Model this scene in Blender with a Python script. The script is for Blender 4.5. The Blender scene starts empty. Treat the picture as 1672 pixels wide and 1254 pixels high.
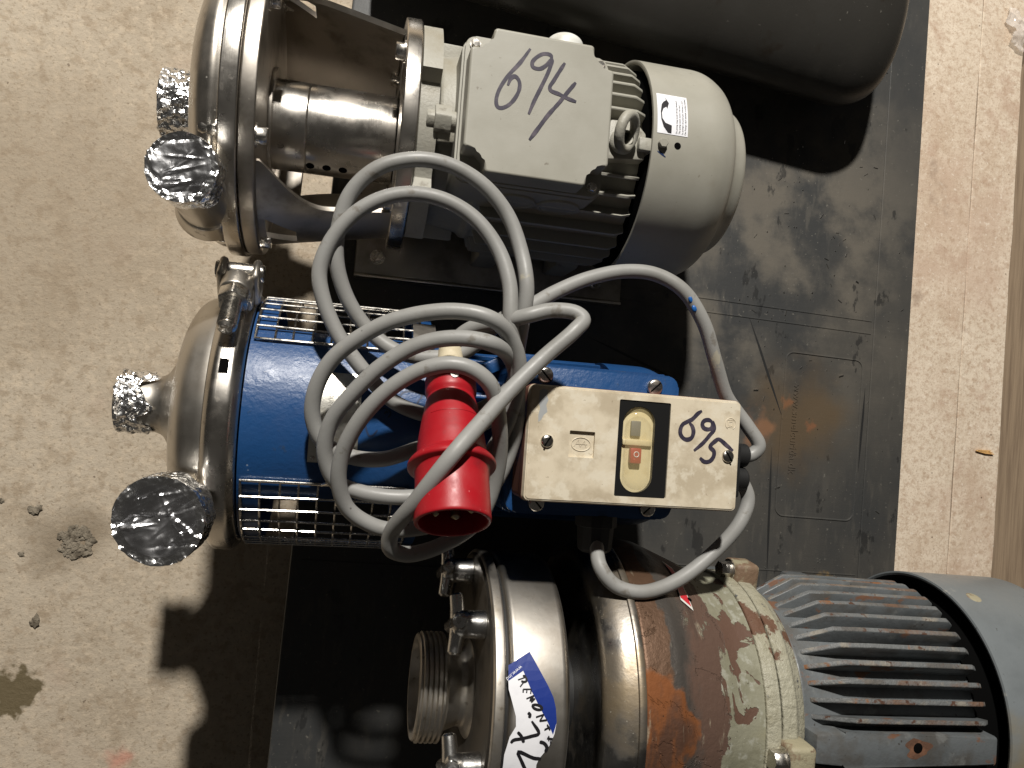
import bpy, bmesh, math, random
from mathutils import Vector, Matrix, Euler, noise
random.seed(7)
sc = bpy.context.scene
COL = sc.collection
R = math.radians
# ---------------------------------------------------------------- camera
cam_data = bpy.data.cameras.new('camera')
cam = bpy.data.objects.new('camera', cam_data); COL.objects.link(cam)
cam_data.sensor_width = 36.0
cam_data.lens = 36.0 * 1256.0 / 1672.0
cam_data.clip_start = 0.01; cam_data.clip_end = 100
cam.matrix_world = Matrix(((0.97672642, -0.0044692, -0.21444238, 0), (-0.0044692, 0.99914178, -0.04117915, 0),
                           (0.21444238, 0.04117915, 0.9758682, 0.92), (0, 0, 0, 1)))
sc.camera = cam
# ---------------------------------------------------------------- light
world = bpy.data.worlds.new('World'); sc.world = world; world.use_nodes = True
wb = world.node_tree.nodes['Background']
wb.inputs[0].default_value = (1.0, 0.93, 0.84, 1); wb.inputs[1].default_value = 0.034
def area(name, loc, target, size, power, col):
    d = bpy.data.lights.new(name, 'AREA'); d.shape = 'DISK'; d.size = size; d.energy = power; d.color = col
    o = bpy.data.objects.new(name, d); COL.objects.link(o); o.location = loc
    o.rotation_euler = (Vector(target) - Vector(loc)).to_track_quat('-Z', 'Y').to_euler()
    return o
area('work_lamp', (0.04, 2.40, 2.52), (0.2, 0, 0.15), 0.15, 170, (1.0, 0.96, 0.895))
sc.view_settings.view_transform = 'Standard'; sc.view_settings.look = 'None'
sc.view_settings.exposure = 0.0; sc.view_settings.gamma = 1.0
sc.render.engine = 'CYCLES'

# ---------------------------------------------------------------- helpers
MM = 0.001
def link(name, me, m=None, parent=None, ang=35):
    o = bpy.data.objects.new(name, me); COL.objects.link(o)
    if m is not None:
        me.materials.clear(); me.materials.append(m)
    if ang is not None:
        for p in me.polygons: p.use_smooth = True
        me.set_sharp_from_angle(angle=R(ang))
    if parent is not None: o.parent = parent
    return o
def obj(name, bm, m, parent=None, ang=35, scale=MM, wn=False):
    """bmesh in millimetres -> one mesh object in metres"""
    if scale != 1: bmesh.ops.scale(bm, vec=(scale,)*3, verts=bm.verts)
    bmesh.ops.recalc_face_normals(bm, faces=bm.faces)
    me = bpy.data.meshes.new(name); bm.to_mesh(me); bm.free()
    o = link(name, me, m, parent, ang)
    if wn:
        w = o.modifiers.new('weighted_normals', 'WEIGHTED_NORMAL'); w.keep_sharp = True
    return o
def tag(o, label, cat, group=None, kind=None):
    o['label'] = label; o['category'] = cat
    if group: o['group'] = group
    if kind: o['kind'] = kind
    return o
def thing(name, loc, rz, label, cat, group=None):
    o = bpy.data.objects.new(name, None); COL.objects.link(o); o.location = loc; o.rotation_euler = (0, 0, rz)
    o.empty_display_size = 0.05
    return tag(o, label, cat, group)
def NB(): return bmesh.new()
AX = {'x': Matrix.Identity(4), 'z': Matrix.Rotation(R(-90), 4, 'Y'), 'y': Matrix.Rotation(R(90), 4, 'Z')}
def lathe(prof, c=(0, 0, 0), axis='x', seg=64, bm=None, M=None):
    """surface of revolution; prof is a list of (along, radius)"""
    bm = bm or NB(); M = M or (Matrix.Translation(c) @ AX[axis])
    rings = []
    for a, r in prof:
        if r < 1e-6: rings.append([bm.verts.new(M @ Vector((a, 0, 0)))])
        else: rings.append([bm.verts.new(M @ Vector((a, r*math.sin(2*math.pi*k/seg), r*math.cos(2*math.pi*k/seg)))) for k in range(seg)])
    for A, B in zip(rings, rings[1:]):
        for k in range(seg):
            j = (k+1) % seg
            if len(A) == 1 and len(B) == 1: continue
            if len(A) == 1: bm.faces.new((A[0], B[k], B[j]))
            elif len(B) == 1: bm.faces.new((A[k], B[0], A[j]))
            else: bm.faces.new((A[k], B[k], B[j], A[j]))
    return bm
def rnd(prof, rad, n=4, skip=()):
    """round the corners of a profile"""
    out = [prof[0]]
    for i in range(1, len(prof)-1):
        p0, p, p1 = Vector(prof[i-1]), Vector(prof[i]), Vector(prof[i+1])
        a, b = p0-p, p1-p
        d = min(rad, a.length*.48, b.length*.48)
        if d < 1e-4 or i in skip: out.append(prof[i]); continue
        s, e = p + a.normalized()*d, p + b.normalized()*d
        for k in range(n+1):
            t = k/n
            q = s*(1-t)**2 + p*2*t*(1-t) + e*t*t
            out.append((q.x, q.y))
    out.append(prof[-1]); return out
def box(x0, x1, y0, y1, z0, z1, bev=0, seg=2, bm=None, M=None):
    b = NB()
    g = bmesh.ops.create_cube(b, size=1)
    for v in b.verts: v.co = Vector((x0+(v.co.x+.5)*(x1-x0), y0+(v.co.y+.5)*(y1-y0), z0+(v.co.z+.5)*(z1-z0)))
    if bev: bmesh.ops.bevel(b, geom=b.edges[:], offset=bev, segments=seg, profile=.5, affect='EDGES')
    if M: bmesh.ops.transform(b, matrix=M, verts=b.verts)
    if bm is None: return b
    merge(bm, b); return bm
def merge(bm, b):
    me = bpy.data.meshes.new('t'); b.to_mesh(me); b.free(); bm.from_mesh(me); bpy.data.meshes.remove(me)
def prism(pts, z0, z1, bev=0, seg=2, M=None, taper=1.0, bm=None, toponly=False):
    """polygon in xy extruded from z0 to z1"""
    b = NB()
    lo = [b.verts.new((x, y, z0)) for x, y in pts]
    cx = sum(p[0] for p in pts)/len(pts); cy = sum(p[1] for p in pts)/len(pts)
    hi = [b.verts.new((cx+(x-cx)*taper, cy+(y-cy)*taper, z1)) for x, y in pts]
    n = len(pts)
    b.faces.new(lo[::-1]); top = b.faces.new(hi)
    for i in range(n): b.faces.new((lo[i], lo[(i+1) % n], hi[(i+1) % n], hi[i]))
    if bev:
        es = [e for e in b.edges if all(v in hi for v in e.verts)] + ([] if toponly else [e for e in b.edges if (e.verts[0] in lo) != (e.verts[1] in lo)])
        bmesh.ops.bevel(b, geom=es, offset=bev, segments=seg, profile=.5, affect='EDGES')
    if M: bmesh.ops.transform(b, matrix=M, verts=b.verts)
    if bm is None: return b
    merge(bm, b); return bm
def smooth_path(pts, n=8, closed=False):
    P = [Vector(p) for p in pts]; out = []
    m = len(P)
    for i in range(m if closed else m-1):
        p0 = P[(i-1) % m] if (closed or i > 0) else P[0]*2-P[1]
        p1 = P[i]; p2 = P[(i+1) % m]
        p3 = P[(i+2) % m] if (closed or i+2 < m) else P[-1]*2-P[-2]
        # centripetal catmull-rom
        t0 = 0; t1 = t0+max((p1-p0).length, 1e-6)**.5; t2 = t1+max((p2-p1).length, 1e-6)**.5; t3 = t2+max((p3-p2).length, 1e-6)**.5
        for k in range(n):
            t = t1+(t2-t1)*k/n
            A1 = p0*((t1-t)/(t1-t0))+p1*((t-t0)/(t1-t0)); A2 = p1*((t2-t)/(t2-t1))+p2*((t-t1)/(t2-t1)); A3 = p2*((t3-t)/(t3-t2))+p3*((t-t2)/(t3-t2))
            B1 = A1*((t2-t)/(t2-t0))+A2*((t-t0)/(t2-t0)); B2 = A2*((t3-t)/(t3-t1))+A3*((t-t1)/(t3-t1))
            out.append(B1*((t2-t)/(t2-t1))+B2*((t-t1)/(t2-t1)))
    if not closed: out.append(P[-1])
    return out
def tube(path, r, seg=10, bm=None, closed=False, caps=True, rfun=None):
    bm = bm or NB(); P = [Vector(p) for p in path]; n = len(P)
    T = [((P[(i+1) % n] if (closed or i < n-1) else P[i]) - (P[i-1] if (closed or i > 0) else P[i])).normalized() for i in range(n)]
    up = Vector((0, 0, 1)) if abs(T[0].z) < .9 else Vector((1, 0, 0))
    N = (up - T[0]*up.dot(T[0])).normalized(); rings = []
    for i in range(n):
        N = (N - T[i]*N.dot(T[i])).normalized(); B = T[i].cross(N)
        rr = rfun(i/(n-1)) if rfun else r
        rings.append([bm.verts.new(P[i] + (N*math.cos(2*math.pi*k/seg)+B*math.sin(2*math.pi*k/seg))*rr) for k in range(seg)])
    prs = list(zip(rings, rings[1:])) + ([(rings[-1], rings[0])] if closed else [])
    for A, Bq in prs:
        for k in range(seg): bm.faces.new((A[k], A[(k+1) % seg], Bq[(k+1) % seg], Bq[k]))
    if caps and not closed: bm.faces.new(rings[0][::-1]); bm.faces.new(rings[-1])
    return bm
def patch(xs, phis, Rf, A=0, t=1.0, keep=None, phimap=None, yc=0):
    """grid on a surface of revolution about x (phi from the top towards +y), made solid inwards"""
    bm = NB(); V = {}
    for i, x in enumerate(xs):
        for j, p in enumerate(phis):
            pp = phimap(x, p) if phimap else p
            r = Rf(x) if callable(Rf) else Rf
            V[i, j] = bm.verts.new((x, yc + r*math.sin(R(pp)), A + r*math.cos(R(pp))))
    for i in range(len(xs)-1):
        for j in range(len(phis)-1):
            if keep is None or keep((xs[i]+xs[i+1])/2, (phis[j]+phis[j+1])/2):
                bm.faces.new((V[i, j], V[i+1, j], V[i+1, j+1], V[i, j+1]))
    for v in [v for v in bm.verts if not v.link_faces]: bm.verts.remove(v)
    bmesh.ops.recalc_face_normals(bm, faces=bm.faces)
    f = bm.faces[:][0]; c = f.calc_center_median(); out = Vector((0, c.y-yc, c.z-A))
    if f.normal.dot(out) < 0: bmesh.ops.reverse_faces(bm, faces=bm.faces)
    if t: bmesh.ops.solidify(bm, geom=bm.faces[:], thickness=t)
    return bm
def frange(a, b, n): return [a+(b-a)*k/n for k in range(n+1)]
def ribbon(pts, w, thick, put, taper=True, sm=4):
    """a pen stroke: pts are 2-D, put(u, v, h) lays them on a surface"""
    P = [Vector((p[0], p[1], 0)) for p in pts]
    if sm > 1 and len(P) > 2: P = smooth_path(P, sm)
    n = len(P); bm = NB(); L = []; Rr = []
    for i in range(n):
        t = (P[min(i+1, n-1)]-P[max(i-1, 0)])
        t = t.normalized() if t.length > 1e-9 else Vector((1, 0, 0))
        q = Vector((-t.y, t.x, 0))
        ww = w*.5*(1+.18*noise.noise(Vector((P[i].x*.23, P[i].y*.23, 3.1))))
        if taper: ww *= min(1, .62+.38*min(i, n-1-i)/max(1, n*.07))
        a, b = P[i]+q*ww, P[i]-q*ww
        hh = thick + .16*i/n
        L.append(bm.verts.new(put(a.x, a.y, hh))); Rr.append(bm.verts.new(put(b.x, b.y, hh)))
    for i in range(n-1): bm.faces.new((L[i], L[i+1], Rr[i+1], Rr[i]))
    return bm
def ribbons(strokes, w, thick, put, **k):
    bm = NB()
    for i, s in enumerate(strokes): merge(bm, ribbon(s, w, thick + .05*i, put, **k))
    return bm
def text_bm(txt, size, put, thick, depth=0, align='LEFT', rot=0, off=(0, 0)):
    cu = bpy.data.curves.new('txt', 'FONT'); cu.body = txt; cu.size = size; cu.align_x = align; cu.resolution_u = 2; cu.extrude = depth
    to = bpy.data.objects.new('txt', cu); COL.objects.link(to)
    dg = bpy.context.evaluated_depsgraph_get(); me = bpy.data.meshes.new_from_object(to.evaluated_get(dg))
    bpy.data.objects.remove(to); bpy.data.curves.remove(cu)
    bm = NB(); bm.from_mesh(me); bpy.data.meshes.remove(me)
    c, s = math.cos(rot), math.sin(rot)
    for v in bm.verts:
        u, w_ = v.co.x*c-v.co.y*s+off[0], v.co.x*s+v.co.y*c+off[1]
        v.co = Vector(put(u, w_, thick+v.co.z))
    return bm
def poly_on(pts, put, h, step=None):
    """filled outline laid on a surface (triangulated and subdivided)"""
    bm = NB(); vs = [bm.verts.new((p[0], p[1], 0)) for p in pts]; bm.faces.new(vs)
    bmesh.ops.triangulate(bm, faces=bm.faces[:])
    if step:
        for _ in range(5):
            es = [e for e in bm.edges if e.calc_length() > step]
            if not es: break
            bmesh.ops.subdivide_edges(bm, edges=es, cuts=1, use_grid_fill=False)
            bmesh.ops.triangulate(bm, faces=bm.faces[:])
    for v in bm.verts: v.co = Vector(put(v.co.x, v.co.y, h))
    return bm
def hexbolt(name, M, m, parent, r=6.5, h=5, shank=0, washer=True):
    bm = NB()
    if washer: lathe([(0, 0), (0, r*1.25), (1.2, r*1.25), (1.2, 0)], bm=bm, M=M, seg=20)
    b = NB(); pts = [(r*math.cos(k*math.pi/3), r*math.sin(k*math.pi/3)) for k in range(6)]
    z0 = 1.2 if washer else 0
    prism(pts, z0, z0+h, bev=.5, seg=1, M=M @ Matrix.Rotation(R(90), 4, 'Y') @ Matrix.Rotation(random.random(), 4, 'Z'), bm=bm)
    if shank: lathe([(z0+h, r*.5), (z0+h+shank, r*.5), (z0+h+shank, 0)], bm=bm, M=M, seg=14)
    return obj(name, bm, m, parent)
def XM(x, r, phi, A, flip=False, yc=0):
    """frame at radius r and angle phi round the x axis, its own x pointing along +-x"""
    M = Matrix.Translation((x, yc+r*math.sin(R(phi)), A+r*math.cos(R(phi))))
    return M @ Matrix.Rotation(math.pi, 4, 'Z') if flip else M
def put_cyl(Rad, A): return lambda x, phi, h: Vector((x, (Rad+h)*math.sin(R(phi)), A+(Rad+h)*math.cos(R(phi))))
def put_flat(z): return lambda x, y, h: Vector((x, y, z+h))
def cyl_mm(Rad, A):   # second coordinate given as arc length in mm
    return lambda x, s, h: Vector((x, (Rad+h)*math.sin(s/Rad), A+(Rad+h)*math.cos(s/Rad)))

# ---------------------------------------------------------------- materials
MATS = {}
def mat(name, base, rough=.5, metal=0.0, layers=(), bump=(), spec=.5, coat=0, rvar=None, trans=0, ior=1.45, aniso=0, alpha=1, rand=False):
    """layers: dicts(kind, scale, lo, hi, col, rough, metal, detail, stretch, off, fac); bump: (kind, scale, strength, dist[, stretch])"""
    if name in MATS: return MATS[name]
    m = bpy.data.materials.new(name); m.use_nodes = True; MATS[name] = m
    nt = m.node_tree; N = nt.nodes; Lk = nt.links; bs = N['Principled BSDF']
    tc = N.new('ShaderNodeTexCoord')
    def coords(stretch=(1, 1, 1), off=(0, 0, 0)):
        mp = N.new('ShaderNodeMapping'); mp.inputs['Scale'].default_value = stretch; mp.inputs['Location'].default_value = off
        if rand:
            oi = N.new('ShaderNodeObjectInfo'); sm = N.new('ShaderNodeVectorMath'); sm.operation = 'MULTIPLY_ADD'
            Lk.new(oi.outputs['Random'], sm.inputs[0]); sm.inputs[1].default_value = (3.1, 1.7, 2.3); Lk.new(tc.outputs['Object'], sm.inputs[2])
            Lk.new(sm.outputs[0], mp.inputs['Vector'])
        else: Lk.new(tc.outputs['Object'], mp.inputs['Vector'])
        return mp.outputs[0]
    def tex(kind, scale, detail=6, stretch=(1, 1, 1), off=(0, 0, 0), dist=0, rgh=.6):
        v = coords(stretch, off)
        if kind == 'vor':
            t = N.new('ShaderNodeTexVoronoi'); t.inputs['Scale'].default_value = scale; out = t.outputs['Distance']
        elif kind == 'edge':
            t = N.new('ShaderNodeTexVoronoi'); t.feature = 'DISTANCE_TO_EDGE'; t.inputs['Scale'].default_value = scale; out = t.outputs['Distance']
        elif kind == 'grad':   # distance from a point (off), in units of 1/scale
            t = N.new('ShaderNodeVectorMath'); t.operation = 'LENGTH'; s2 = N.new('ShaderNodeVectorMath'); s2.operation = 'SCALE'
            nz = N.new('ShaderNodeTexNoise'); nz.inputs['Scale'].default_value = scale*1.5; nz.inputs['Detail'].default_value = 6; Lk.new(v, nz.inputs['Vector'])
            ad = N.new('ShaderNodeVectorMath'); ad.operation = 'MULTIPLY_ADD'; Lk.new(nz.outputs['Color'], ad.inputs[0]); ad.inputs[1].default_value = (dist/scale,)*3
            sh = N.new('ShaderNodeVectorMath'); sh.operation = 'SUBTRACT'; Lk.new(v, sh.inputs[0]); sh.inputs[1].default_value = (dist*.5/scale,)*3
            Lk.new(sh.outputs[0], ad.inputs[2]); s2.inputs['Scale'].default_value = scale; Lk.new(ad.outputs[0], s2.inputs[0]); Lk.new(s2.outputs[0], t.inputs[0])
            return t.outputs['Value']
        elif kind == 'lin':   # position along x (metres) with a ragged edge: dist = raggedness, off.x = edge position
            sx = N.new('ShaderNodeSeparateXYZ'); Lk.new(tc.outputs['Object'], sx.inputs[0])
            nz = N.new('ShaderNodeTexNoise'); nz.inputs['Scale'].default_value = scale; nz.inputs['Detail'].default_value = 8; nz.inputs['Roughness'].default_value = .62
            mp = N.new('ShaderNodeMapping'); mp.inputs['Scale'].default_value = stretch; mp.inputs['Location'].default_value = (off[1], off[2], 0); Lk.new(tc.outputs['Object'], mp.inputs['Vector']); Lk.new(mp.outputs[0], nz.inputs['Vector'])
            ma = N.new('ShaderNodeMath'); ma.operation = 'MULTIPLY_ADD'; Lk.new(nz.outputs['Fac'], ma.inputs[0]); ma.inputs[1].default_value = dist; Lk.new(sx.outputs[0], ma.inputs[2])
            mb_ = N.new('ShaderNodeMath'); mb_.operation = 'SUBTRACT'; Lk.new(ma.outputs[0], mb_.inputs[0]); mb_.inputs[1].default_value = off[0]+dist*.5
            return mb_.outputs[0]
        else:
            t = N.new('ShaderNodeTexNoise'); t.inputs['Scale'].default_value = scale; t.inputs['Detail'].default_value = detail
            t.inputs['Roughness'].default_value = rgh; t.inputs['Distortion'].default_value = dist; out = t.outputs['Fac']
        Lk.new(v, t.inputs['Vector']); return out
    def ramp(src, lo, hi):
        r_ = N.new('ShaderNodeMapRange'); r_.interpolation_type = 'SMOOTHSTEP'
        r_.inputs['From Min'].default_value = lo; r_.inputs['From Max'].default_value = hi
        if lo > hi:
            r_.inputs['From Min'].default_value = hi; r_.inputs['From Max'].default_value = lo
            r_.inputs['To Min'].default_value = 1; r_.inputs['To Max'].default_value = 0
        Lk.new(src, r_.inputs['Value']); return r_.outputs[0]
    def mixv(f, a, b):
        mx = N.new('ShaderNodeMix'); mx.data_type = 'FLOAT'; Lk.new(f, mx.inputs[0])
        for s, v in ((2, a), (3, b)):
            if isinstance(v, (int, float)): mx.inputs[s].default_value = v
            else: Lk.new(v, mx.inputs[s])
        return mx.outputs[0]
    def mixc(f, a, b):
        mx = N.new('ShaderNodeMix'); mx.data_type = 'RGBA'; Lk.new(f, mx.inputs[0])
        for s, v in ((6, a), (7, b)):
            if isinstance(v, tuple): mx.inputs[s].default_value = v if len(v) == 4 else v+(1,)
            else: Lk.new(v, mx.inputs[s])
        return mx.outputs[2]
    col = base+(1,); rg = rough; mt = metal; height = None
    if rvar:
        rg = mixv(ramp(tex('noise', rvar[0]), .3, .7), rough-rvar[1], rough+rvar[1])
    for l in layers:
        f = ramp(tex(l.get('kind', 'noise'), l['scale'], l.get('detail', 6), l.get('stretch', (1, 1, 1)), l.get('off', (0, 0, 0)), l.get('dist', 0), l.get('rgh', .6)), l['lo'], l['hi'])
        if 'mask' in l:
            q = l['mask']; f2 = ramp(tex(q.get('kind', 'noise'), q['scale'], 6, q.get('stretch', (1, 1, 1)), q.get('off', (0, 0, 0)), q.get('dist', 0)), q['lo'], q['hi'])
            mu = N.new('ShaderNodeMath'); mu.operation = 'MULTIPLY'; Lk.new(f, mu.inputs[0]); Lk.new(f2, mu.inputs[1]); f = mu.outputs[0]
        if l.get('fac', 1) != 1:
            mu = N.new('ShaderNodeMath'); mu.operation = 'MULTIPLY'; mu.inputs[1].default_value = l['fac']; Lk.new(f, mu.inputs[0]); f = mu.outputs[0]
        if 'col' in l: col = mixc(f, col, l['col'])
        if 'rough' in l: rg = mixv(f, rg, l['rough'])
        if 'metal' in l: mt = mixv(f, mt, l['metal'])
        if 'h' in l:
            mu = N.new('ShaderNodeMath'); mu.operation = 'MULTIPLY'; mu.inputs[1].default_value = l['h']; Lk.new(f, mu.inputs[0])
            if height is None: height = mu.outputs[0]
            else:
                ad = N.new('ShaderNodeMath'); Lk.new(height, ad.inputs[0]); Lk.new(mu.outputs[0], ad.inputs[1]); height = ad.outputs[0]
    def setin(n, v):
        if isinstance(v, (int, float, tuple)): bs.inputs[n].default_value = v
        else: Lk.new(v, bs.inputs[n])
    setin('Base Color', col); setin('Roughness', rg); setin('Metallic', mt)
    bs.inputs['Specular IOR Level'].default_value = spec; bs.inputs['Coat Weight'].default_value = coat; bs.inputs['IOR'].default_value = ior
    bs.inputs['Transmission Weight'].default_value = trans; bs.inputs['Anisotropic'].default_value = aniso; bs.inputs['Alpha'].default_value = alpha
    prev = None
    for b in bump:
        bn = N.new('ShaderNodeBump'); bn.inputs['Strength'].default_value = b[2]; bn.inputs['Distance'].default_value = b[3]
        Lk.new(tex(b[0], b[1], 5, b[4] if len(b) > 4 else (1, 1, 1)), bn.inputs['Height'])
        if prev: Lk.new(prev, bn.inputs['Normal'])
        prev = bn.outputs[0]
    if height is not None:
        bn = N.new('ShaderNodeBump'); bn.inputs['Strength'].default_value = 1; bn.inputs['Distance'].default_value = .001; Lk.new(height, bn.inputs['Height'])
        if prev: Lk.new(prev, bn.inputs['Normal'])
        prev = bn.outputs[0]
    if prev: Lk.new(prev, bs.inputs['Normal'])
    return m

L = dict
steel = mat('stainless_steel', (.58, .545, .49), .37, 1, rvar=(18, .07), layers=[
    L(scale=22, lo=.45, hi=.72, col=(.40, .36, .31), rough=.45), L(scale=55, lo=.60, hi=.72, col=(.24, .21, .17), rough=.55, fac=.7),
    L(scale=340, lo=.66, hi=.72, col=(.2, .18, .15), rough=.6, fac=.6), L(kind='vor', scale=110, lo=.10, hi=.05, col=(.66, .62, .55), rough=.6, metal=.2, fac=.4, mask=L(scale=30, lo=.5, hi=.62))],
    bump=[('noise', 30, .06, .002), ('noise', 500, .05, .0004)])
steel_turned = mat('turned_steel', (.60, .565, .515), .26, 1, rvar=(30, .06), layers=[
    L(scale=26, lo=.5, hi=.75, col=(.42, .38, .33), rough=.4), L(scale=90, lo=.62, hi=.72, col=(.25, .22, .18), rough=.5, fac=.5)],
    bump=[('noise', 60, .10, .0006, (14, .6, .6)), ('noise', 420, .04, .0004)])
steel_dark = mat('sheet_steel_grey', (.50, .46, .41), .42, 1, rvar=(25, .06), layers=[
    L(scale=30, lo=.45, hi=.7, col=(.30, .27, .23)), L(kind='vor', scale=240, lo=.16, hi=.08, col=(.55, .5, .42), rough=.6, fac=.35)], bump=[('noise', 300, .06, .0004)])
bolt_steel = mat('bolt_steel', (.66, .63, .58), .25, 1, rvar=(200, .08), layers=[L(scale=120, lo=.52, hi=.7, col=(.34, .3, .25), rough=.45)], bump=[('noise', 700, .1, .0004)])
chrome = mat('polished_casting', (.62, .61, .59), .26, 1, layers=[L(scale=200, lo=.55, hi=.7, col=(.45, .43, .4), rough=.3)], bump=[('noise', 160, .25, .0008)])
satin = mat('satin_steel', (.60, .56, .50), .44, 1, rvar=(40, .06), layers=[L(scale=40, lo=.48, hi=.7, col=(.40, .36, .30)), L(scale=160, lo=.62, hi=.7, col=(.22, .19, .15), fac=.6)], bump=[('noise', 300, .08, .0005)])
dull = mat('shade_darkened_steel', (.16, .145, .125), .5, 1, layers=[L(scale=40, lo=.48, hi=.7, col=(.09, .08, .068))])  # colour lowered for the shade and dark reflections on the front cover
foil = mat('aluminium_foil', (.92, .92, .92), .24, 1, rvar=(60, .08), bump=[('vor', 300, .45, .0012), ('noise', 400, .4, .001)])
foil_flat = mat('aluminium_foil_stretched', (.86, .86, .88), .27, 1, rvar=(45, .10), bump=[('noise', 70, .35, .002, (1, .35, 1)), ('noise', 260, .25, .0008)])
grey_paint = mat('stone_grey_paint', (.325, .313, .268), .42, 0, rvar=(40, .06), layers=[
    L(scale=14, lo=.4, hi=.75, col=(.28, .268, .224)), L(scale=9, lo=.56, hi=.72, col=(.23, .205, .16), fac=.45), L(scale=220, lo=.68, hi=.74, col=(.14, .12, .09), fac=.7), L(kind='vor', scale=90, lo=.05, hi=.03, col=(.1, .09, .07), fac=.6)],
    bump=[('noise', 900, .10, .0005), ('noise', 60, .05, .002)])
grey_cast = mat('stone_grey_cast', (.325, .313, .268), .5, 0, rvar=(40, .06), layers=[
    L(scale=26, lo=.45, hi=.75, col=(.27, .245, .19)), L(scale=60, lo=.60, hi=.70, col=(.13, .11, .08), fac=.6)], bump=[('noise', 420, .35, .0012), ('noise', 60, .05, .002)])
blue = mat('blue_paint', (.011, .055, .165), .36, 0, rvar=(50, .07), layers=[
    L(scale=20, lo=.45, hi=.75, col=(.013, .05, .15), rough=.45), L(scale=130, lo=.64, hi=.72, col=(.03, .05, .09), fac=.6), L(kind='vor', scale=70, lo=.06, hi=.035, col=(.3, .34, .4), fac=.7, mask=L(scale=18, lo=.52, hi=.6))],
    bump=[('noise', 260, .32, .0012), ('noise', 900, .12, .0005)])
cable_m = mat('grey_cable_sheath', (.265, .262, .25), .48, 0, rvar=(60, .08), layers=[
    L(scale=18, lo=.45, hi=.75, col=(.22, .215, .2)), L(scale=60, lo=.60, hi=.70, col=(.13, .11, .085), fac=.65), L(kind='vor', scale=60, lo=.07, hi=.03, col=(.04, .035, .03), fac=.8, mask=L(scale=22, lo=.5, hi=.56)), L(scale=35, lo=.66, hi=.72, col=(.42, .38, .28), fac=.6)],
    bump=[('noise', 500, .1, .0006), ('noise', 70, .15, .0012)])
red = mat('red_plastic', (.33, .007, .013), .42, 0, rvar=(70, .08), layers=[
    L(scale=45, lo=.5, hi=.75, col=(.23, .008, .013), rough=.55), L(scale=26, lo=.6, hi=.72, col=(.12, .02, .02), fac=.6), L(scale=300, lo=.69, hi=.73, col=(.62, .18, .18), fac=.6)], bump=[('noise', 600, .12, .0005)])
cream = mat('stained_cream_plastic', (.62, .545, .415), .46, 0, rvar=(60, .08), layers=[
    L(scale=32, lo=.42, hi=.62, col=(.47, .40, .29)), L(scale=70, lo=.50, hi=.62, col=(.66, .60, .48), fac=.8), L(scale=16, lo=.52, hi=.7, col=(.40, .33, .23), fac=.6), L(scale=330, lo=.66, hi=.70, col=(.28, .22, .15), fac=.7)],
    bump=[('noise', 700, .1, .0005)])
ivory = mat('ivory_plastic', (.55, .48, .34), .45, layers=[L(scale=60, lo=.45, hi=.7, col=(.40, .33, .21))])
brown = mat('brown_plastic', (.19, .082, .058), .5, layers=[L(scale=40, lo=.45, hi=.75, col=(.14, .06, .042)), L(scale=180, lo=.66, hi=.72, col=(.22, .15, .1), fac=.6)], bump=[('noise', 500, .1, .0005)])
black_p = mat('black_plastic', (.011, .011, .011), .33, layers=[L(scale=240, lo=.68, hi=.74, col=(.12, .11, .1), fac=.5)])
black_r = mat('rubber_and_shade_black', (.012, .012, .012), .6)
cavity_shade = mat('cavity_shade_black', (.004, .004, .004), .9, spec=0)  # near-black without sheen: shade of holes and gaps put into the colour
ink = mat('marker_ink', (.035, .030, .048), .38, layers=[L(scale=140, lo=.45, hi=.72, col=(.085, .07, .09))])
ink_thin = mat('grey_pencil', (.016, .03, .07), .5)
ink_black = mat('black_ink', (.012, .011, .013), .4)
ink_blue = mat('blue_pen', (.012, .03, .10), .4)
paper = mat('white_paper', (.74, .74, .77), .5, layers=[L(scale=40, lo=.5, hi=.75, col=(.62, .62, .66))], bump=[('noise', 60, .12, .002)])
paper_blue = mat('blue_print', (.010, .030, .20), .38, bump=[('noise', 60, .1, .002)])
white_p = mat('white_plastic', (.66, .66, .62), .4, layers=[L(scale=60, lo=.5, hi=.75, col=(.5, .48, .42))])
# ---------------------------------------------------------------- traced outlines (local mm / degrees, world metres)
N694=[[(35.6,40.0),(28.7,28.1),(19.4,15.3),(13.5,3.2),(12.2,-4.7),(13.5,-9.0),(16.4,-9.6),(21.8,-6.5),(26.8,0.3),(29.3,7.6),(28.6,13.5),(25.3,16.5),(22.3,14.6),(20.2,8.6)],[(53.1,34.5),(51.8,37.7),(46.2,37.8),(40.4,33.6),(37.8,29.4),(38.7,26.1),(43.9,25.6),(48.6,29.0),(53.1,34.5),(51.4,26.0),(46.3,12.2),(41.2,-0.7),(37.9,-10.9)],[(63.5,33.7),(59.3,25.7),(55.5,18.1),(52.9,12.9),(53.8,10.3),(60.6,8.5),(67.8,6.2),(74.6,4.7)],[(73.2,19.8),(67.4,11.4),(61.0,1.7),(53.1,-9.1),(46.1,-20.6),(39.9,-30.6)]]
N695=[[(212.0,30.8),(208.7,28.3),(204.6,23.9),(200.4,21.6),(197.1,19.4),(195.6,16.0),(195.8,12.1),(198.6,9.0),(202.1,8.5),(205.0,10.3),(206.1,14.4),(205.0,18.3),(202.6,21.0)],[(220.9,23.1),(217.7,24.3),(214.3,23.4),(212.9,20.9),(214.1,18.2),(217.3,17.2),(220.3,18.2),(221.4,21.1),(220.9,23.1),(222.9,18.0),(219.3,12.9),(214.4,6.9),(207.4,0.6)],[(239.2,2.4),(233.9,6.1),(227.0,10.4),(224.0,8.7),(220.3,4.4),(223.6,1.0),(223.4,-3.0),(220.5,-6.5),(216.2,-7.1),(212.5,-4.4)]]
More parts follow.
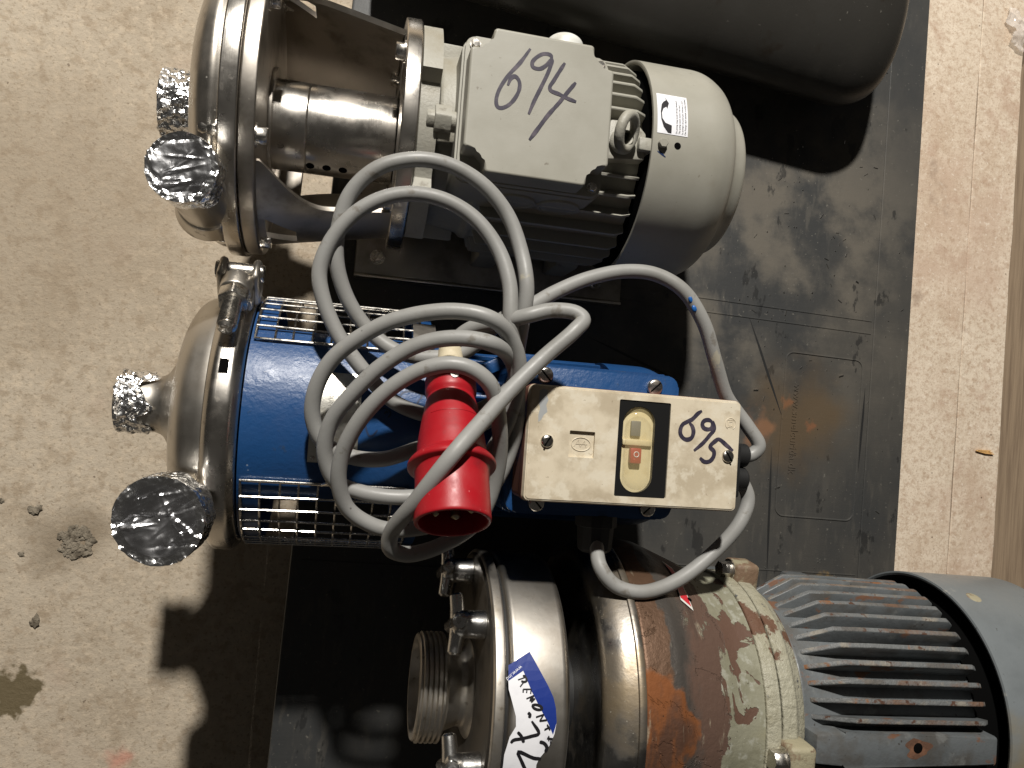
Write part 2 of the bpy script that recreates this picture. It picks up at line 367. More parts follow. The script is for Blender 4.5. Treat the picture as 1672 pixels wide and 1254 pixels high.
BLUEMARKS=[[(-10.8,14.5),(-7.8,16.7),(-1.2,17.4),(4.8,16.9),(5.9,15.5),(3.7,13.4),(2.0,10.6)],[(-25.0,7.8),(-21.9,8.9),(-17.9,8.3),(-16.4,6.6),(-18.2,5.0)],[(-34.3,1.3),(-32.6,-1.6),(-30.5,-3.4),(-28.0,-3.0),(-25.1,-0.6)],[(-20.9,6.4),(-19.5,7.6),(-18.4,6.9)]]
ARROW=[[(158.8,20.6),(162.0,17.3),(160.2,13.7),(159.5,15.0),(156.8,13.8),(155.3,11.2),(155.7,8.3),(158.5,6.1),(164.1,5.2),(164.0,1.1),(160.9,1.2),(156.9,4.0),(154.7,7.8),(154.3,12.0),(155.4,16.1),(157.1,17.7),(159.6,18.9)]]
BLUEPEN=[[(153.2,-8.2),(156.9,-9.4),(160.9,-10.5)],[(154.8,-7.9),(159.4,-9.7)]]
TAG_OUT=[[(-274.6,32.2),(-267.3,25.9),(-261.2,20.8),(-257.3,17.1),(-255.4,13.7),(-254.4,9.0),(-255.5,5.2),(-258.0,1.7),(-262.0,-1.1),(-265.3,-3.3),(-266.7,-5.4),(-266.4,-8.1),(-291.9,-8.1),(-292.4,-4.8),(-291.2,-1.9),(-287.9,4.0),(-283.9,7.4),(-284.4,10.7),(-290.3,19.4),(-292.9,21.9),(-293.9,24.6),(-292.8,27.3)]]
TAG_BLUE=[[(-274.6,32.2),(-267.3,25.9),(-261.2,20.8),(-257.3,17.1),(-255.4,13.7),(-254.4,9.0),(-256.6,4.9),(-260.5,8.6),(-267.1,13.6),(-273.5,18.9),(-279.7,25.6),(-292.9,22.1),(-293.9,24.6),(-292.8,27.3)]]
TAG_SMALL=[[(-283.6,22.5),(-277.8,23.5)],[(-277.8,23.5),(-279.0,23.9),(-280.1,23.8)],[(-277.8,23.5),(-277.3,22.3),(-279.3,21.9),(-281.3,22.2)],[(-279.3,21.9),(-282.0,20.3)],[(-279.8,19.5),(-273.9,19.6)],[(-273.9,19.6),(-274.3,18.1)],[(-277.0,19.5),(-277.3,18.4)],[(-279.8,19.5),(-279.8,18.5)],[(-277.3,16.5),(-271.9,17.6)],[(-271.9,17.6),(-274.6,16.0),(-271.1,16.6)],[(-271.1,16.6),(-273.7,15.4)],[(-273.3,14.5),(-270.3,14.7),(-266.4,14.1),(-265.6,13.4),(-267.8,13.1),(-271.3,13.5),(-273.3,14.5)],[(-269.9,10.7),(-264.3,11.6)],[(-264.3,11.6),(-267.1,9.5)],[(-267.1,9.5),(-261.8,9.9)],[(-263.3,6.7),(-259.6,7.6)],[(-261.6,8.4),(-259.1,6.7)],[(-261.0,4.0),(-256.8,3.8)],[(-260.0,4.7),(-259.4,3.3)],[(-258.2,3.3),(-258.0,2.1)]]
TAG_BIG=[[(-275.8,12.0),(-274.2,11.3),(-274.8,10.3)],[(-272.8,9.3),(-267.0,5.3),(-272.1,4.4),(-279.5,3.5),(-285.1,3.0),(-286.8,2.1)],[(-282.5,5.7),(-279.7,4.4),(-277.4,2.3)],[(-266.1,2.6),(-262.6,2.1),(-260.4,0.7),(-261.3,-0.7)],[(-263.8,-3.1),(-269.2,-2.9),(-281.0,-0.8),(-278.1,-3.7),(-273.3,-7.7)]]
REDARROW=[[(-149.8,73.6),(-142.8,70.9),(-140.8,48.4),(-151.1,51.5),(-149.5,58.4),(-147.1,62.6)]]
CABLE=[(0.312,-0.034,0.352),(0.3228,-0.0321,0.353),(0.3284,-0.0252,0.354),(0.3206,-0.0104,0.352),(0.31,0.0045,0.35),(0.301,0.0159,0.352),(0.2882,0.0424,0.36),(0.2752,0.073,0.366),(0.2585,0.0972,0.366),(0.2375,0.1096,0.362),(0.213,0.1115,0.36),(0.1824,0.1044,0.362),(0.1545,0.0921,0.366),(0.1345,0.0806,0.372),(0.1193,0.0742,0.376),(0.1078,0.0655,0.372),(0.0971,0.0543,0.366),(0.0841,0.0459,0.362),(0.0634,0.0428,0.358),(0.0438,0.0457,0.352),(0.0297,0.0531,0.348),(0.0147,0.0675,0.346),(0.0022,0.0869,0.35),(-0.0048,0.1102,0.356),(-0.004,0.1337,0.36),(0.0048,0.1592,0.366),(0.0239,0.1766,0.372),(0.0505,0.1836,0.375),(0.0761,0.1804,0.375),(0.0994,0.1675,0.375),(0.1169,0.1475,0.374),(0.1264,0.1212,0.376),(0.1294,0.0924,0.382),(0.1271,0.0663,0.376),(0.1267,0.0473,0.363),(0.1244,0.0246,0.358),(0.1059,0.0085,0.362),(0.0817,-0.0004,0.356),(0.0593,0.0011,0.354),(0.0357,0.011,0.354),(0.0163,0.0308,0.356),(-0.0033,0.058,0.356),(-0.0145,0.0852,0.358),(-0.0166,0.1045,0.36),(-0.0065,0.1283,0.364),(0.0142,0.1484,0.37),(0.0398,0.158,0.374),(0.0671,0.1559,0.376),(0.0909,0.1436,0.377),(0.1085,0.1212,0.379),(0.1163,0.0939,0.384),(0.1166,0.065,0.386),(0.1224,0.0439,0.376),(0.125,0.0241,0.37),(0.1112,0.0031,0.37),(0.0834,-0.0147,0.36),(0.0527,-0.0238,0.358),(0.0277,-0.0309,0.358),(0.0044,-0.0283,0.359),(-0.0134,-0.018,0.362),(-0.0204,-0.002,0.366),(-0.0191,0.017,0.372),(-0.0084,0.0377,0.38),(0.012,0.0544,0.389),(0.0361,0.0656,0.398),(0.0726,0.0706,0.408),(0.0977,0.0651,0.413),(0.1127,0.0534,0.404),(0.1207,0.0338,0.395),(0.1186,0.006,0.384),(0.1035,-0.0269,0.374),(0.0743,-0.0538,0.36),(0.043,-0.0585,0.358),(0.0122,-0.0538,0.358),(-0.0049,-0.0454,0.36),(-0.0124,-0.0256,0.366),(-0.0082,-0.0042,0.374),(0.0061,0.0154,0.384),(0.0262,0.0347,0.393),(0.0494,0.0481,0.401),(0.0726,0.0523,0.408),(0.0965,0.049,0.412),(0.1152,0.039,0.394),(0.1213,0.0169,0.386),(0.1211,-0.0184,0.372),(0.1049,-0.054,0.366),(0.0743,-0.076,0.36),(0.0346,-0.0812,0.36),(0.0164,-0.0751,0.362),(0.0028,-0.0634,0.366),(-0.0027,-0.0443,0.374),(0.0001,-0.0242,0.382),(0.0105,-0.0033,0.392),(0.0278,0.0162,0.402),(0.0482,0.0294,0.41),(0.067,0.034,0.416),(0.0822,0.0312,0.418),(0.0957,0.0208,0.416),(0.1051,-0.0047,0.4),(0.1072,-0.0396,0.382),(0.0948,-0.0751,0.372),(0.0702,-0.0904,0.374),(0.045,-0.0952,0.382),(0.032,-0.0896,0.39),(0.0315,-0.0785,0.398),(0.0461,-0.0542,0.424),(0.068,-0.0242,0.437),(0.0878,-0.0044,0.425),(0.1091,0.016,0.412),(0.1367,0.041,0.405),(0.1585,0.0594,0.404),(0.1661,0.0678,0.4),(0.1616,0.0729,0.397),(0.1444,0.0747,0.394),(0.1269,0.0706,0.392),(0.1103,0.067,0.382),(0.0929,0.0643,0.372),(0.0835,0.0585,0.366),(0.0775,0.0505,0.364),(0.0761,0.0443,0.364)]
LINK=[(0.3075,-0.0459,0.349),(0.3165,-0.0559,0.349),(0.3201,-0.0683,0.35),(0.311,-0.0874,0.352),(0.2871,-0.1122,0.349),(0.2535,-0.131,0.353),(0.2234,-0.1359,0.358),(0.2034,-0.1297,0.356),(0.1932,-0.1159,0.353),(0.1948,-0.1017,0.34),(0.1976,-0.0896,0.332)]
# ---------------------------------------------------------------- setting: floor, pallet, boards
concrete = mat('concrete', (.455, .385, .295), .85, layers=[
    L(scale=5, lo=.40, hi=.68, col=(.37, .305, .225)), L(scale=2.2, lo=.5, hi=.72, col=(.50, .43, .335)),
    L(scale=28, lo=.5, hi=.68, col=(.33, .255, .175), fac=.55), L(scale=95, lo=.5, hi=.62, col=(.52, .43, .32), fac=.6),
    L(scale=260, lo=.54, hi=.66, col=(.24, .185, .125), fac=.6), L(scale=60, lo=.52, hi=.64, col=(.28, .21, .14), fac=.5), L(kind='vor', scale=120, lo=.12, hi=.06, col=(.19, .14, .095), fac=.7, mask=L(scale=14, lo=.52, hi=.64)),
    L(scale=150, lo=.66, hi=.72, col=(.13, .095, .065), fac=.8), L(scale=9, lo=.58, hi=.75, col=(.42, .32, .24), fac=.5),
    L(kind='grad', scale=5.2, off=(.305, -.222, 0), dist=.9, lo=1.0, hi=.35, col=(.27, .21, .145), fac=.55),
    L(kind='grad', scale=9, off=(.29, .13, 0), dist=1.0, lo=.55, hi=.12, col=(.20, .155, .105), fac=.75),
    L(kind='grad', scale=24, off=(.335, .29, 0), dist=1.5, lo=.62, hi=.50, col=(.135, .105, .058), rough=.55),
    L(kind='grad', scale=32, off=(.2345, .37, 0), dist=1.1, lo=.6, hi=.1, col=(.55, .2, .14), fac=.55)],
    bump=[('noise', 34, .25, .004), ('noise', 170, .45, .0022), ('noise', 620, .35, .0008)])
bm = NB(); bmesh.ops.create_grid(bm, x_segments=4, y_segments=4, size=3)
floor = obj('floor', bm, concrete, scale=1, ang=None); floor['kind'] = 'structure'

deck_m = mat('black_pallet_plastic', (.040, .041, .041), .5, layers=[
    L(scale=4.2, lo=.42, hi=.66, col=(.062, .058, .051), rough=.65, stretch=(1.6, .8, 1)), L(scale=13, lo=.40, hi=.62, col=(.125, .110, .088), rough=.78, fac=.85, mask=L(kind='grad', scale=3.1, off=(-.13, -.20, -.13), dist=.6, lo=1.0, hi=.3)),
    L(scale=46, lo=.52, hi=.66, col=(.085, .078, .066), rough=.75, fac=.6, stretch=(2.2, .5, 1), mask=L(scale=5, lo=.42, hi=.62)),
    L(scale=20, lo=.62, hi=.66, col=(.020, .020, .020), rough=.4, stretch=(2.0, .9, 1), fac=.7), L(scale=240, lo=.64, hi=.70, col=(.14, .13, .11), rough=.8, fac=.7),
    L(kind='grad', scale=9, off=(-.205, .006, -.13), dist=1.2, lo=.70, hi=.2, col=(.098, .066, .035), rough=.7, fac=.85),
    L(kind='grad', scale=62, off=(-.186, -.012, -.13), dist=1.6, lo=.6, hi=.2, col=(.22, .09, .035), rough=.8, fac=.6),
    L(kind='grad', scale=70, off=(-.218, .012, -.13), dist=1.6, lo=.6, hi=.2, col=(.22, .085, .035), rough=.8, fac=.6),
    L(kind='grad', scale=24, off=(-.152, .022, -.13), dist=1.6, lo=.60, hi=.25, col=(.24, .115, .055), rough=.8, fac=.7),
    L(kind='grad', scale=48, off=(-.25, .19, -.13), dist=1.6, lo=.7, hi=.2, col=(.30, .19, .06), rough=.8)],
    bump=[('noise', 24, .12, .003), ('noise', 400, .12, .0006), ('noise', 60, .12, .001, (.3, 4, 1))])
pallet = thing('pallet', (.309, .02, 0), R(-5.8), 'black plastic pallet standing on the concrete, carrying all three pumps', 'pallet')
obj('deck', box(-341, 341, -560, 760, 104, 130, 3), deck_m, pallet)
for gx in (-270, 0, 270):
    for gy in (-480, 100, 680):
        obj('foot', prism([(gx-50, gy-60), (gx+50, gy-60), (gx+50, gy+60), (gx-50, gy+60)], 0, 103.5, 4), deck_m, pallet)
def rrect(x0, x1, y0, y1, r, n=5):
    pts = []
    for cx, cy, a0 in ((x1-r, y1-r, 0), (x0+r, y1-r, 90), (x0+r, y0+r, 180), (x1-r, y0+r, 270)):
        for k in range(n+1): pts.append((cx+r*math.cos(R(a0+90*k/n)), cy+r*math.sin(R(a0+90*k/n))))
    return pts
def frame_bm(x0, x1, y0, y1, r, w, z, h):
    """a low moulded rib following a rounded rectangle"""
    bm = NB(); o = rrect(x0, x1, y0, y1, r); i = rrect(x0+w, x1-w, y0+w, y1-w, max(.5, r-w)); m1 = rrect(x0+w*.3, x1-w*.3, y0+w*.3, y1-w*.3, max(.5, r-w*.3)); m2 = rrect(x0+w*.7, x1-w*.7, y0+w*.7, y1-w*.7, max(.5, r-w*.7))
    rings = [[bm.verts.new((p[0], p[1], zz)) for p in q] for q, zz in ((o, z-.3), (m1, z+h), (m2, z+h), (i, z-.3))]
    n = len(o)
    for A, B in zip(rings, rings[1:]):
        for k in range(n): bm.faces.new((A[k], A[(k+1) % n], B[(k+1) % n], B[k]))
    return bm
obj('moulded_panel_rim', frame_bm(179, 281, -117, 72, 11, 2.4, 130, .9), deck_m, pallet)
obj('moulded_edge_rib', box(291, 293.5, -540, 740, 129.5, 130.8, .4), deck_m, pallet)
for yy, x0, x1 in ((118, -330, 288), (103, -330, 288), (-178, -330, 288), (-196, -330, 288), (420, -330, 288)):
    obj('moulded_rib', box(x0, x1, yy, yy+1.6, 129.5, 130.6, .3), deck_m, pallet)
obj('moulded_lettering', text_bm('www.smelcurida.dk', 13, put_flat(130), .1, depth=.5, rot=R(-90), off=(193, 35)), deck_m, pallet, ang=None)
for x0, y0, x1, y1 in ((130, 105, 182, -8), (-60, 60, 60, 20), (170, -40, 176, -190), (285, 40, 283, -60)):
    v = Vector((x1-x0, y1-y0, 0)); l = v.length; M = Matrix.Translation((x0, y0, 130.1)) @ Matrix.Rotation(math.atan2(v.y, v.x), 4, 'Z')
    obj('scuff', prism([(0, 0), (l*.3, 1.6), (l*.7, 1.2), (l, 0), (l*.6, -1.4), (l*.25, -.9)], 0, .12, M=M), black_r, pallet)

wood = mat('weathered_board', (.62, .525, .41), .75, layers=[
    L(scale=7, lo=.42, hi=.68, col=(.51, .40, .295), stretch=(1.6, .7, 1)), L(scale=34, lo=.36, hi=.74, col=(.70, .60, .48), fac=.7), L(scale=150, lo=.44, hi=.70, col=(.40, .29, .2), fac=.65), L(scale=420, lo=.5, hi=.68, col=(.30, .21, .14), fac=.5), L(scale=5, lo=.52, hi=.7, col=(.49, .36, .27), fac=.6),
    L(scale=90, lo=.56, hi=.66, col=(.40, .285, .195), fac=.6), L(scale=200, lo=.58, hi=.68, col=(.76, .68, .58), fac=.5), L(scale=24, lo=.54, hi=.68, col=(.40, .27, .19), fac=.5), L(kind='vor', scale=70, lo=.10, hi=.05, col=(.13, .085, .055), fac=.85, mask=L(scale=18, lo=.52, hi=.6)),
    L(scale=13, lo=.62, hi=.72, col=(.25, .17, .12), fac=.6)],
    bump=[('noise', 60, .2, .002, (3, .4, 1)), ('noise', 300, .3, .001)])
wood2 = mat('brown_timber', (.26, .19, .125), .8, layers=[L(scale=30, lo=.4, hi=.7, col=(.17, .12, .078), stretch=(6, .25, 1))], bump=[('noise', 40, .4, .003, (8, .3, 1))])
wp = thing('wooden_pallet', (.70, .02, 0), R(-6.2), 'pale speckled wooden pallet boards lying along the right side', 'wooden pallet')
def plank(x0, x1, z0, z1, m, seed):
    bm = NB(); n = 40; rnd_ = random.Random(seed); rows = []
    for k in range(n+1):
        y = -560+1320*k/n; w0 = x0+noise.noise(Vector((y*.012, seed, 0)))*1.6; w1 = x1+noise.noise(Vector((y*.015, seed+9, 0)))*2.2
        dz = noise.noise(Vector((y*.004, seed+4, 0)))*1.2
        rows.append([bm.verts.new(p) for p in ((w0, y, z0), (w0, y, z1-1+dz), (w0+1.2, y, z1+dz), (w1-1.2, y, z1+dz), (w1, y, z1-1+dz), (w1, y, z0))])
    for A, B in zip(rows, rows[1:]):
        for j in range(6): bm.faces.new((A[j], B[j], B[(j+1) % 6], A[(j+1) % 6]))
    bm.faces.new(rows[0]); bm.faces.new(rows[-1][::-1])
    return obj('plank', bm, m, wp)
plank(-46, 51.5, 78, 100, wood, 1); plank(53, 118, 78, 99.2, wood, 2); plank(124, 215, 56, 76, wood2, 3)
for yy in (-470, 100, 660): obj('bearer', box(-44, 213, yy-45, yy+45, 0, 55, 2), wood2, wp)
for yy in (-470, 100, 660): obj('spacer_block', box(-44, 117, yy-44, yy+44, 55.5, 77, 2), wood2, wp)

# dark tank behind the pumps
tank_m = mat('dark_tank_coating', (.030, .028, .0245), .36, 0, rvar=(12, .1), layers=[
    L(scale=6, lo=.45, hi=.7, col=(.021, .0195, .017)), L(scale=24, lo=.58, hi=.7, col=(.018, .012, .007), fac=.7, stretch=(1, .6, 1)), L(scale=200, lo=.68, hi=.73, col=(.16, .15, .13), fac=.6), L(scale=11, lo=.58, hi=.72, col=(.046, .043, .037), fac=.6)],
    bump=[('noise', 10, .15, .006), ('noise', 300, .08, .0006)])
tk = thing('tank', (.452, .468, .13), R(-10), 'dark grey rounded steel tank lying behind the pump marked 694', 'tank')
obj('shell', lathe(rnd([(-420, 0), (-420, 102), (104, 104), (138, 84), (149, 40), (150, 0)], 40, 10), seg=96, M=Matrix.Translation((0, 0, 57)) @ Matrix.Diagonal((1, 1.10, .52, 1))), tank_m, tk)
for fx in (-330, -60): obj('saddle_foot', box(fx-25, fx+25, -70, 70, 0, 20, 4), black_p, tk)
# ---------------------------------------------------------------- foil caps
def foil_cap(name, M, r, length, label, flat, seed, ragged=0.35):
    """a crumpled foil cap: end disc at the frame's origin, skirt running back along -x"""
    bm = NB(); seg = 150; nr = 36; ns = 26
    rf = random.Random(seed); folds = []
    for _ in range((34 if r > 27 else 20) if flat else 0):
        a = rf.uniform(1.1, 2.0) if rf.random() < .65 else rf.uniform(0, 3.14); c_ = Vector((0, rf.uniform(-.8, .8)*r, rf.uniform(-.8, .8)*r))
        folds.append((c_, Vector((0, math.cos(a), math.sin(a))), rf.uniform(.2, .75)*r, rf.uniform(.6, 1.7), rf.uniform(.6, 1.5)*rf.choice((1, 1, -1))))
    def vor(p, s): return noise.voronoi(p*s + Vector((seed*3.7, 1.3, 0)))[0][0]
    def q(p, s, amp): return noise.noise(p*s + Vector((seed*7.3, 0, 0)))*amp
    rows = []
    for i in range(1, nr+1): rows.append(('d', r*i/nr))
    for i in range(1, ns+1): rows.append(('s', length*i/ns))
    center = bm.verts.new(M @ Vector((-.5, 0, 0))); prev = None
    for kind, t in rows:
        ring = []
        for k in range(seg):
            a = 2*math.pi*k/seg; d = Vector((0, math.sin(a), math.cos(a)))
            if kind == 'd': p = d*t + Vector((0, 0, 0))
            else:
                tt = t*(1 + ragged*(t/length)*noise.noise(Vector((math.sin(a)*1.8, math.cos(a)*1.8, seed))))
                p = d*(r + .6 - 1.5*min(1, t/6)) + Vector((-tt, 0, 0))
            if kind == 'd':
                h = -(1.6*(1-(t/r)**2))
                if flat:
                    edge = (t/r)**6
                    for c_, d_, hl, w_, hh in folds:
                        e_ = p-c_; al = e_.dot(d_)/hl
                        if abs(al) < 1: pr_ = (e_-d_*e_.dot(d_)).length; h += hh*math.exp(-(pr_/w_)**2)*(1-al*al)
                    h += .5*q(p, .09, 1) + .35*q(p, .22, 1) + edge*(1.8*q(p, .28, 1) + 1.2*q(p, .11, 1)) + 1.5*abs(q(p+Vector((2, 9, 4)), .05, 1))
                else: h += 2.2*q(p, .13, 1) - 2.2*vor(p, .2) + .8*q(p, .5, 1)
                p = p + Vector((h, 0, 0))
            else:
                amp = 1.15 if flat else 1.9
                w = min(1, t/3)
                p = p + d*(amp*w*(.9*q(p, .16, 1) + 1.5*vor(p, .17) - .7 + .7*vor(p+Vector((3, 1, 2)), .36) + .25*q(p, .9, 1)))
            ring.append(bm.verts.new(M @ p))
        for k in range(seg):
            j = (k+1) % seg
            if prev is None: bm.faces.new((center, ring[k], ring[j]))
            else: bm.faces.new((prev[k], ring[k], ring[j], prev[j]))
        prev = ring
    o = obj(name, bm, foil, None, ang=24 if not flat else 40)
    if flat:
        o.data.materials.append(foil_flat)
        nf = seg*nr
        for i, p in enumerate(o.data.polygons): p.material_index = 1 if i < seg*(nr-7) else 0
    tag(o, label, 'foil cap', 'foil caps over the pump ports'); return o
def w_of(th, p, d=(1, 0, 0)):
    """frame in world millimetres at local point p of a thing, its x axis along local d"""
    q = Vector(d).normalized(); rot = Matrix.Rotation(th.rotation_euler.z, 4, 'Z')
    return Matrix.Translation(th.location*1000) @ rot @ Matrix.Translation(p) @ q.to_track_quat('X', 'Z').to_matrix().to_4x4()

# ---------------------------------------------------------------- pump 694
A1 = 110
p1 = thing('pump_unit', (.1, .243, .13), R(-4.5), 'stainless pump with grey motor, lid marked 694, beside the dark tank', 'pump', 'pumps on the black pallet')
obj('casing', lathe(rnd([(-172, 108), (-186.2, 111), (-192, 113), (-203, 108), (-213, 84), (-215, 26), (-215, 0)], 12, 8), (0, 0, A1), seg=128), steel, p1)
obj('casing_flange', lathe(rnd([(-186, 100), (-186, 119), (-172.5, 119), (-172.5, 100)], 1.6, 3), (0, 0, A1), seg=128), steel_turned, p1)
obj('adapter_flange', lathe(rnd([(-172, 40), (-172, 116), (-160, 116), (-160, 40)], 1.5, 3), (0, 0, A1), seg=128), steel_dark, p1)
obj('shaft_seal_ring', lathe(rnd([(-160, 44), (-157, 44), (-157, 30)], 1, 2), (0, -2, A1)), steel_dark, p1)
obj('suction_pipe', lathe([(-213, 24), (-244, 24), (-244, 20), (-213, 20)], (0, -1, A1)), steel, p1)
obj('discharge_pipe', lathe([(10, 20), (132, 20), (132, 17), (10, 17)], (-199, -92, A1), 'z'), steel, p1)
obj('discharge_collar', lathe(rnd([(30, 26), (48, 22), (50, 20)], 2, 2), (-199, -92, A1), 'z'), steel, p1)
def th1(x):  # half opening of the lantern window
    t = max(0, min(1, (x+158)/102)); return 37 + 23*math.sin(min(1, t*1.9)*math.pi/2)**1.2 + 3*t
Rl = lambda x: 107 + (88-107)*(x+160)/105
lx = frange(-160, -56, 40)
for s in (1, -1):
    pm = lambda x, p, s=s: s*(th1(x) + (176-th1(x))*p)
    bm = patch(lx, frange(0, 1, 34), Rl, A1, 0, phimap=pm, keep=lambda x, p: not (-156 < x < -132 and .20 < p < .33) and not (p > .86 and -140 < x < -80))
    bmesh.ops.solidify(bm, geom=bm.faces[:], thickness=4.5)
    obj('lantern_wall', bm, steel_dark, p1)
obj('shaft_sleeve', lathe(rnd([(-166, 30), (-166, 37.5), (-130.6, 37.5), (-130, 37.0), (-129.4, 37.5), (-57, 37.5), (-57, 20)], .8, 2), (0, -4, A1), seg=96), steel_turned, p1)
for hx in (-127.6, -113.9, -100.2):
    M = Matrix.Translation((hx+2, -4, A1)) @ Matrix.Rotation(R(72), 4, 'X') @ Matrix.Translation((0, 0, 37.3)) @ AX['z']
    obj('vent_hole_shade', lathe([(.45, 0), (.45, 3.5), (-.3, 3.8)], M=M, seg=20), cavity_shade, p1)  # dark disc on the sleeve, painting the shade of a hole
obj('motor_side_flange', lathe(rnd([(-56, 40), (-56, 98), (-43, 98), (-43, 40)], 1.5, 3), (0, 0, A1), seg=128), steel_turned, p1)
for ph in (32, -58, 122, -148):
    hexbolt('flange_bolt', XM(-56, 84, ph, A1, True), bolt_steel, p1, 7.2, 6.5)
for ph in (33, -27, -87, 93, -147, 153):
    hexbolt('casing_bolt', XM(-160, 107, ph, A1), bolt_steel, p1, 7, 7)
    M = XM(-186, 107, ph, A1, True)
    bm = lathe([(7, 5.8), (11, 5.4), (14, 3.6), (15.4, 0)], M=M, seg=18)
    prism([(7*math.cos(k*math.pi/3), 7*math.sin(k*math.pi/3)) for k in range(6)], 1.3, 7.2, .5, 1, M=M @ Matrix.Rotation(R(90), 4, 'Y'), bm=bm)
    lathe([(0, 8.6), (1.3, 8.6), (1.3, 4)], M=M, bm=bm, seg=18)
    obj('cap_nut', bm, bolt_steel, p1)
# motor
mf = []
for k in range(120):
    a = 2*math.pi*k/120; lob = max(0, math.cos(4*(a-R(32+45))+math.pi))
    mf.append((92 - 8*(1-lob) if lob < .35 else 97, a))
def disc_prism(x0, x1, prof):
    bm = NB(); A = [bm.verts.new((x0, r*math.sin(a), A1+r*math.cos(a))) for r, a in prof]; B = [bm.verts.new((x1, r*math.sin(a), A1+r*math.cos(a))) for r, a in prof]
    n = len(prof); bm.faces.new(A); bm.faces.new(B[::-1])
    for i in range(n): bm.faces.new((A[i], A[(i+1) % n], B[(i+1) % n], B[i]))
    return bm
obj('motor_flange', disc_prism(-42.5, -27, mf), grey_cast, p1)
obj('motor_neck', lathe(rnd([(-27.5, 66), (-24, 72), (6, 76), (10, 80), (14, 80)], 2, 2), (0, 0, A1), seg=96), grey_cast, p1)
for ph in (77, -13, 167, -103):
    obj('neck_rib', prism([(-27, -9), (2, -7), (2, 7), (-27, 9)], 66, 84, 2, M=Matrix.Translation((0, 0, A1)) @ Matrix.Rotation(R(-ph), 4, 'X')), grey_cast, p1)
obj('motor_body', lathe(rnd([(12, 70), (12, 79), (146, 79), (146, 70)], 2, 2), (0, 0, A1), seg=96), grey_paint, p1)
fin_me = None
for ph in (12, 21, 30, 39, 49, 59, 70, 82, 95, 108, 121, 134, -23, -33, -44, -56, -68, -80, -93, -106, -119, -132):
    if fin_me is None:
        bm = prism([(16, 76), (20, 91), (136, 92), (145, 87.5), (146, 76)], -1.25, 1.25, .7, 1, M=Matrix.Rotation(R(90), 4, 'X'))
        o = obj('cooling_fin', bm, grey_paint, p1); fin_me = o.data
    else:
        o = bpy.data.objects.new('cooling_fin', fin_me); COL.objects.link(o); o.parent = p1
    o.rotation_euler = (R(-ph), 0, 0); o.location = (0, 0, A1*MM)
fc = rnd([(190, 93.5), (148.4, 93.5), (148, 95.5), (148.4, 97), (210, 97), (228, 87), (235, 73), (240, 70), (250, 66), (255, 48), (255.5, 0)], 10, 7, skip=(1, 2, 3))
cover = obj('fan_cover', lathe(fc, (0, 0, A1), seg=128), grey_paint, p1)
obj('end_bell', lathe([(146, 70), (150, 88), (175, 90), (175, 0)], (0, 0, A1)), cavity_shade, p1)  # blackened so the gap under the fan cover looks shaded
# sticker on the fan cover (angle in degrees -> 1.7 mm of arc each)
stk = obj('rotation_sticker', patch(frange(151.5, 178.5, 4), frange(.6, 22.6, 14), 97.35, A1, .3, phimap=lambda x, p: p), paper, cover)
def child(name, bm, m, par, ang=None): return obj(name, bm, m, par, ang)
child('arrow_print', poly_on(ARROW[0], put_cyl(97.4, A1), .08, 3), ink_black, cover)
for k, (tx, xx) in enumerate((('De pomp mag nooit droog draaien!', 168.3), ('The pump must never run dry!', 170.9), ("La pompe ne peut pas tourner a sec!", 173.5), ('Die Pumpe darf niemals trocken laufen!', 176.1))):
    child('sticker_text', text_bm(tx, 2.15, cyl_mm(97.4, A1), .08, rot=R(90), off=(xx+.9, 2.2)), ink_black, cover)
child('pen_mark', ribbons([[(x, p*1.7) for x, p in s] for s in BLUEPEN], .9, .1, cyl_mm(97.0, A1)), ink_blue, cover)
def radial(x, ph, r): return Matrix.Translation((x, 0, A1)) @ Matrix.Rotation(R(-ph), 4, 'X') @ Matrix.Translation((0, 0, r)) @ AX['z']
hexbolt('cover_screw', radial(156.8, -4.4, 97), grey_paint, cover, 4.2, 4, washer=False)
obj('cover_hole_shade', lathe([(.15, 0), (.15, 2.9), (-.3, 3.1)], M=radial(170.4, -4.4, 97), seg=20), cavity_shade, cover)  # flat dark disc painting the shade inside a small hole
# terminal box
bx0, bx1, by0, by1 = -10, 104, -60, 52
tb = obj('terminal_box', prism(rrect(bx0-3, bx1+3, by0-2, by1+2, 9), 150, 203, 2, taper=1.0), grey_paint, p1, wn=True)
n = 17
def notch(x0, x1, y0, y1, n, r=8, rc=3):
    pts = []
    for cx, cy, sx, sy in ((x1, y1, 1, 1), (x0, y1, -1, 1), (x0, y0, -1, -1), (x1, y0, 1, -1)):
        c1 = (cx, cy-sy*n); c2 = (cx-sx*n, cy); ins = (cx-sx*n, cy-sy*n)
        arc = [(ins[0]+sx*r*(1-math.sin(R(t))), ins[1]+sy*r*(1-math.cos(R(t)))) for t in (0, 15, 30, 45, 60, 75, 90)]
        k1 = [(cx-sx*rc*(1-math.cos(R(t))), c1[1]-sy*rc*(1-math.sin(R(t)))) for t in (0, 30, 60, 90)]
        k2 = [(c2[0]-sx*rc*(1-math.sin(R(t))), cy-sy*rc*(1-math.cos(R(t)))) for t in (90, 60, 30, 0)]
        seq = k1 + arc + k2
        if sx*sy < 0: seq = seq[::-1]
        pts += seq
    return pts
lid = obj('lid', prism(notch(bx0, bx1, by0, by1, n), 209.5, 230, 2.2, 3, toponly=True), grey_paint, tb, wn=True)
obj('lid_rim', prism(rrect(bx0-1.5, bx1+1.5, by0-1, by1+1, 8), 203.3, 209.3, .8, 1), grey_paint, tb)
for cx in (bx0+6, bx1-6):
    for cy in (by0+6, by1-6): hexbolt('lid_screw', Matrix.Translation((cx, cy, 209.3)) @ AX['z'], bolt_steel, tb, 3.6, 3, washer=True)
